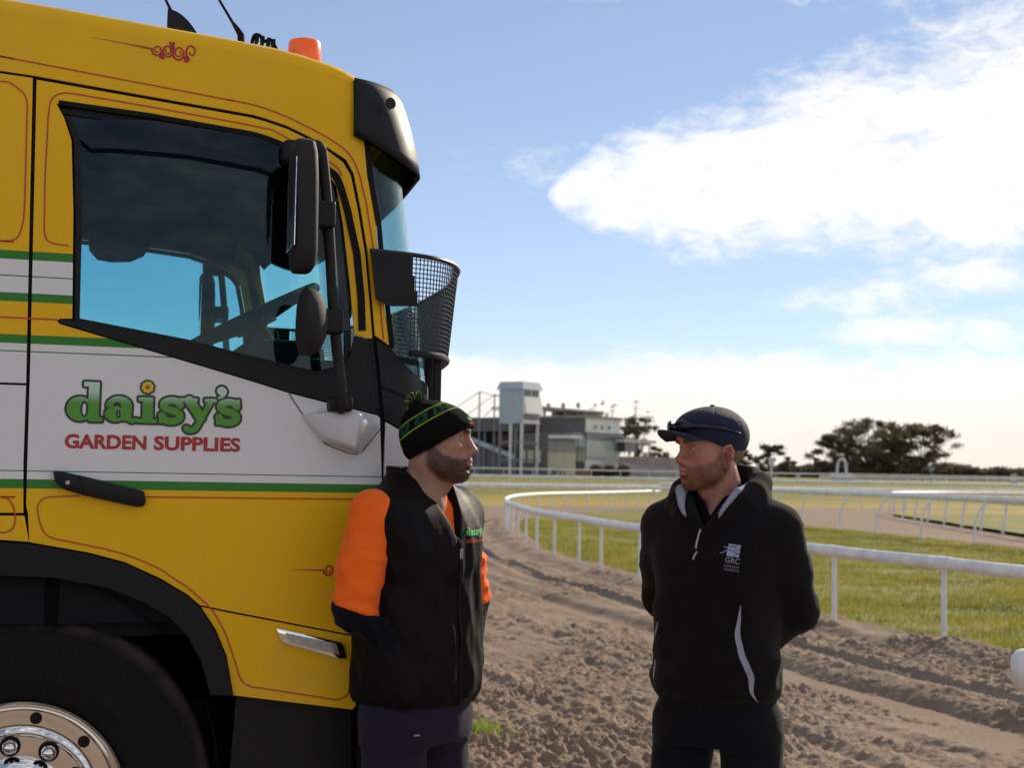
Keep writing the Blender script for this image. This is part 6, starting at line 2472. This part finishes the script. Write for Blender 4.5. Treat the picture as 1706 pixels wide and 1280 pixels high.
# polo collar
pc = Field((-.14, -.13, 1.30), (.14, .13, 1.55), .0045)
pc.loft([(1.30, .01, 0, .085, .09), (1.38, .0, 0, .082, .086), (1.43, -.008, 0, .076, .078), (1.478, -.020, 0, .074, .075)], 2.0, .004)
pc.loft([(1.36, -.004, 0, .068, .060), (1.43, -.010, 0, .067, .067), (1.53, -.022, 0, .070, .072)], 2.0, .002, sub=True)
pc.cut(lambda X, Y, Z: np.where(X > .02, (Z - 1.375) * .55 - np.abs(Y), -1))
smooth_obj('polo_collar', pc, M_polo, P2)
# drawcord
for z0, z1, y0 in ((1.342, 1.285, -.004), (1.276, 1.253, -.010)):
    q = []
    for i in range(8):
        z = z0 + (z1 - z0) * i / 7
        y = y0 + .010 * math.sin(i / 7 * 1.6) * -1
        h = BV2.ray_cast(Vector((.5, y, z)), Vector((-1, 0, 0)))
        if h[0]:
            q.append((h[0].x + .003, y, z))
    if len(q) > 2:
        MB().tube(q, .0028, 8).build('drawcord', pmat('cord', (.45, .40, .38), .8), HOODIE, smooth=True)


# pale side gussets
def gusset(name, pts, w):
    V, F = [], []
    P = catmull(pts, 6)
    N_ = len(P)
    for i, (y, z) in enumerate(P):
        f_ = i / (N_ - 1)
        ww = w * math.sin(PI * min(max(f_, .03), .985)) ** .8
        for q in (-1, -.33, .33, 1):
            h = BV2.ray_cast(Vector((.5, y + ww * q, z)), Vector((-1, 0, 0)))
            hx = h[0].x if h[0] is not None else .06
            V.append((hx + .0022, y + ww * q, z))
    for i in range(N_ - 1):
        for j in range(3):
            F.append((i * 4 + j, i * 4 + j + 1, (i + 1) * 4 + j + 1, (i + 1) * 4 + j))
    return obj(name, V, F, M_lin, HOODIE, smooth=True)


gusset('side_gusset', [(.118, 1.125), (.114, 1.08), (.112, 1.04), (.128, .985), (.146, .93), (.148, .885), (.160, .845)], .0085)
gusset('side_gusset', [(-.150, 1.06), (-.158, 1.035), (-.168, 1.01)], .004)
gusset('side_gusset', [(-.166, .945), (-.168, .920), (-.166, .885)], .006)
# trousers
tr = Field((-.2, -.26, -.0), (.22, .26, .90), .0065)
tw2 = waves(61, .008, 3, 3.5, 4)
tr.loft([(.70, .0, 0, .112, .180), (.76, .0, 0, .128, .190), (.82, 0, 0, .124, .176), (.88, 0, 0, .112, .160)], 2.6, .02, disp=lambda X, Y, Z, t: tw2(X, Y, Z) * .5)
for s in (-1, 1):
    tr.chain([(.0, s * .100, .77), (.008, s * .135, .42), (-.005, s * .15, .09)], [.098, .082, .070], .012, disp=lambda X, Y, Z, t: tw2(X, Y, Z))
smooth_obj('trousers', tr, M_pants2, P2)
shoes(P2, M_boot)
rgs = np.random.default_rng(4)
H2 = np.array([.036, -.016, 1.584])
HY2 = rad(-90 - 67) - Y2
body_mesh(P2, 2, H2, HY2, rad(2), 1.0, [armR2, armL2],
          lambda V: skin_colours(V, (.43, .200, .140), (.46, .130, .100), (.17, .065, .030), .8, .008, (.22, .12, .07), (.40, .15, .13), rgs),
          [((.0, .8, -.35), (-1, 0, -.2)), ((.0, -.8, -.4), (-1, 0, -.2))])
# hair at the nape and over the ears
HE2 = head_empty(P2, H2, HY2, rad(2), 1.0)
hr = Field((-.14, -.11, -.12), (.06, .11, .08), .0032)
hr.ell((-.022, 0, .018), (.093, .080, .088), .01)
hr.cut(lambda X, Y, Z: np.maximum(X - (-.028 + .25 * (Z + .05)), -.072 - Z))
hw_ = waves(70, .004, 12, 12, 6)
hr.D = (hr.D + 0).astype(np.float32)
smooth_obj('hair', hr, pmat('sandy_hair', (.26, .17, .09), .7, var=.35, vscale=120, bump=.9, bscale=300), HE2)
# cap
M_cap = cloth('navy_cap', (.016, .019, .045), rough=.75, sheen=.12, bump=.3, bscale=330, var=.1)
cp = Field((-.15, -.13, -.08), (.15, .13, .17), .0028)
cp.ell((-.010, 0, .036), (.117, .092, .090), .01)
cp.ell((.035, 0, .062), (.074, .078, .046), .03)
cp.cut(lambda X, Y, Z: (.002 + .42 * X) - Z)
sl, X, Y, Z = cp.reg(cp.lo, cp.lo + cp.h * cp.n)
an_ = np.arctan2(Y, X + .016)
seam = np.abs(np.sin(3 * an_)) * np.hypot(X + .016, Y)
cp.D = (cp.D + (.0016 * np.exp(-(seam / .004) ** 2))[:cp.n[0], :cp.n[1], :cp.n[2]]).astype(np.float32)
CAP = smooth_obj('cap', cp, M_cap, HE2)
MB().tube([(-.010, 0, .126), (-.010, 0, .131)], [.009, .006], 14).build('cap_button', M_cap, HE2, smooth=True)
# brim
V, F = [], []
NA, NR = 25, 9
for side in (0, 1):
    for i in range(NA):
        a = (i / (NA - 1) - .5) * rad(150)
        for j in range(NR):
            r_ = j / (NR - 1)
            bx0 = -.010 + .112 * math.cos(a * .72)
            by0 = .088 * math.sin(a * .78)
            ext = .070 * math.cos(a * .60) ** .8
            x = bx0 + ext * r_
            y = by0 * (1 + .02 * r_)
            z = .002 + .42 * bx0 + .004 + .012 * r_ - 2.3 * y * y * (.25 + r_ * .75) - .004 * r_ * r_
            V.append((x, y, z - side * .0045))
m_ = NA * NR
for i in range(NA - 1):
    for j in range(NR - 1):
        q = (i * NR + j, (i + 1) * NR + j, (i + 1) * NR + j + 1, i * NR + j + 1)
        F.append(q)
        F.append(tuple(m_ + k for k in q[::-1]))
ring = [i * NR + NR - 1 for i in range(NA)]
for a, b in zip(ring[:-1], ring[1:]):
    F.append((a, b, m_ + b, m_ + a))
for i in (0, NA - 1):
    for j in range(NR - 1):
        a, b = i * NR + j, i * NR + j + 1
        F.append((a, b, m_ + b, m_ + a))
obj('cap_brim', V, F, M_cap, CAP, smooth=True)
# sunglasses pushed up on the cap
SG = empty('sunglasses', (0, 0, 0), 0, HE2)
M_sg = pmat('sunglass_black', (.008, .009, .008), .22, spec=.4)
sg = Field((-.13, -.12, .02), (.16, .12, .14), .0026)
for s in (-1, 1):
    c = [(.118, s * .006, .062), (.120, s * .022, .064), (.106, s * .052, .066), (.072, s * .080, .064), (.020, s * .095, .058), (-.05, s * .091, .042)]
    sg.chain(c[:2], [.004, .006], .003)
    sg.ell((.117, s * .034, .066), (.011, .030, .018), .006, rot=np.array([[math.cos(s * .45), -math.sin(s * .45), 0], [math.sin(s * .45), math.cos(s * .45), 0], [0, 0, 1]]))
    sg.chain(c[2:], [.008, .006, .005, .003], .006)
smooth_obj('frame', sg, M_sg, SG)
# chest emblem
def emblem(X, Y):
    d = sd_box(X, Y, 0, 20, 0, 21, .6)
    for st, w in (([(-2, 17), (6, 16.5), (11, 18), (14, 20)], .55), ([(-2, 10), (6, 10.2), (12, 8.5), (16, 6), (21, 5.5)], .6), ([(10, 17), (13, 14), (14, 11), (17, 12)], .5), ([(11, 0), (15, 4), (18, 7)], .5), ([(6, 20), (9, 17)], .5), ([(15, 17), (18, 15), (21, 14)], .5)):
        d = np.maximum(d, -(sd_stroke(X, Y, st, w)))
    d = np.minimum(d, sd_stroke(X, Y, [(-8, 14.5), (-4, 14.2), (0, 14)], .45, .7))
    return np.minimum(d, sd_stroke(X, Y, [(-12, 3), (-7, 4), (-3, 8), (0, 9)], .45, .8))


M_emb = pmat('emblem_thread', (.34, .36, .48), .8)
M_emb2 = pmat('emblem_thread_dim', (.10, .10, .12), .8)
k = .0017
V, F = fill2d(emblem, -14, 24, -2, 24, .45)
R_, U_ = (0, .99, -.14), (0, .14, .99)
org = (0, .098, 1.262)
on_cloth('emblem', BV2, [(a * k - .019, b * k + .004) for a, b in V], F, org, R_, U_, M_emb, HOODIE, off=.0022)
V, F = text_mesh('GRC', .01)
on_cloth('emblem_letters', BV2, [((a - .5) * .040, b * .017 - .016) for a, b in V], F, org, R_, U_, pmat('emblem_letters', (.26, .26, .28), .8), HOODIE, off=.0022)
for i in range(2):
    rg = np.random.default_rng(90 + i)
    Vb, Fb, x = [], [], -.021
    while x < .019:
        w_ = rg.uniform(.0018, .0042)
        b0 = len(Vb)
        z0 = -.0285 - i * .0105
        Vb += [(x, z0), (x + w_, z0), (x + w_, z0 + .0075), (x, z0 + .0075)]
        Fb.append((b0, b0 + 1, b0 + 2, b0 + 3))
        x += w_ + .0016
    tag(on_cloth('emblem_caption', BV2, Vb, Fb, org, R_, U_, M_emb2, HOODIE, off=.0022), kind='stuff')

# ------------------------------------------------------------------ tidy the hierarchy: thing > part > sub-part
bpy.context.view_layer.update()


def chain_of(o):
    c = [o]
    while c[-1].parent:
        c.append(c[-1].parent)
    return c[::-1]


mw = SG.matrix_world.copy()
SG.parent = None
SG.matrix_world = mw
tag(SG, 'dark wraparound sunglasses pushed up on the navy cap', 'sunglasses')
bpy.context.view_layer.update()
for o in sorted(bpy.data.objects, key=lambda q: -len(chain_of(q))):
    c = chain_of(o)
    if len(c) > 3:
        m = o.matrix_world.copy()
        o.parent = c[1]
        o.matrix_parent_inverse = Matrix.Identity(4)
        o.matrix_basis = c[1].matrix_world.inverted() @ m
bpy.context.view_layer.update()
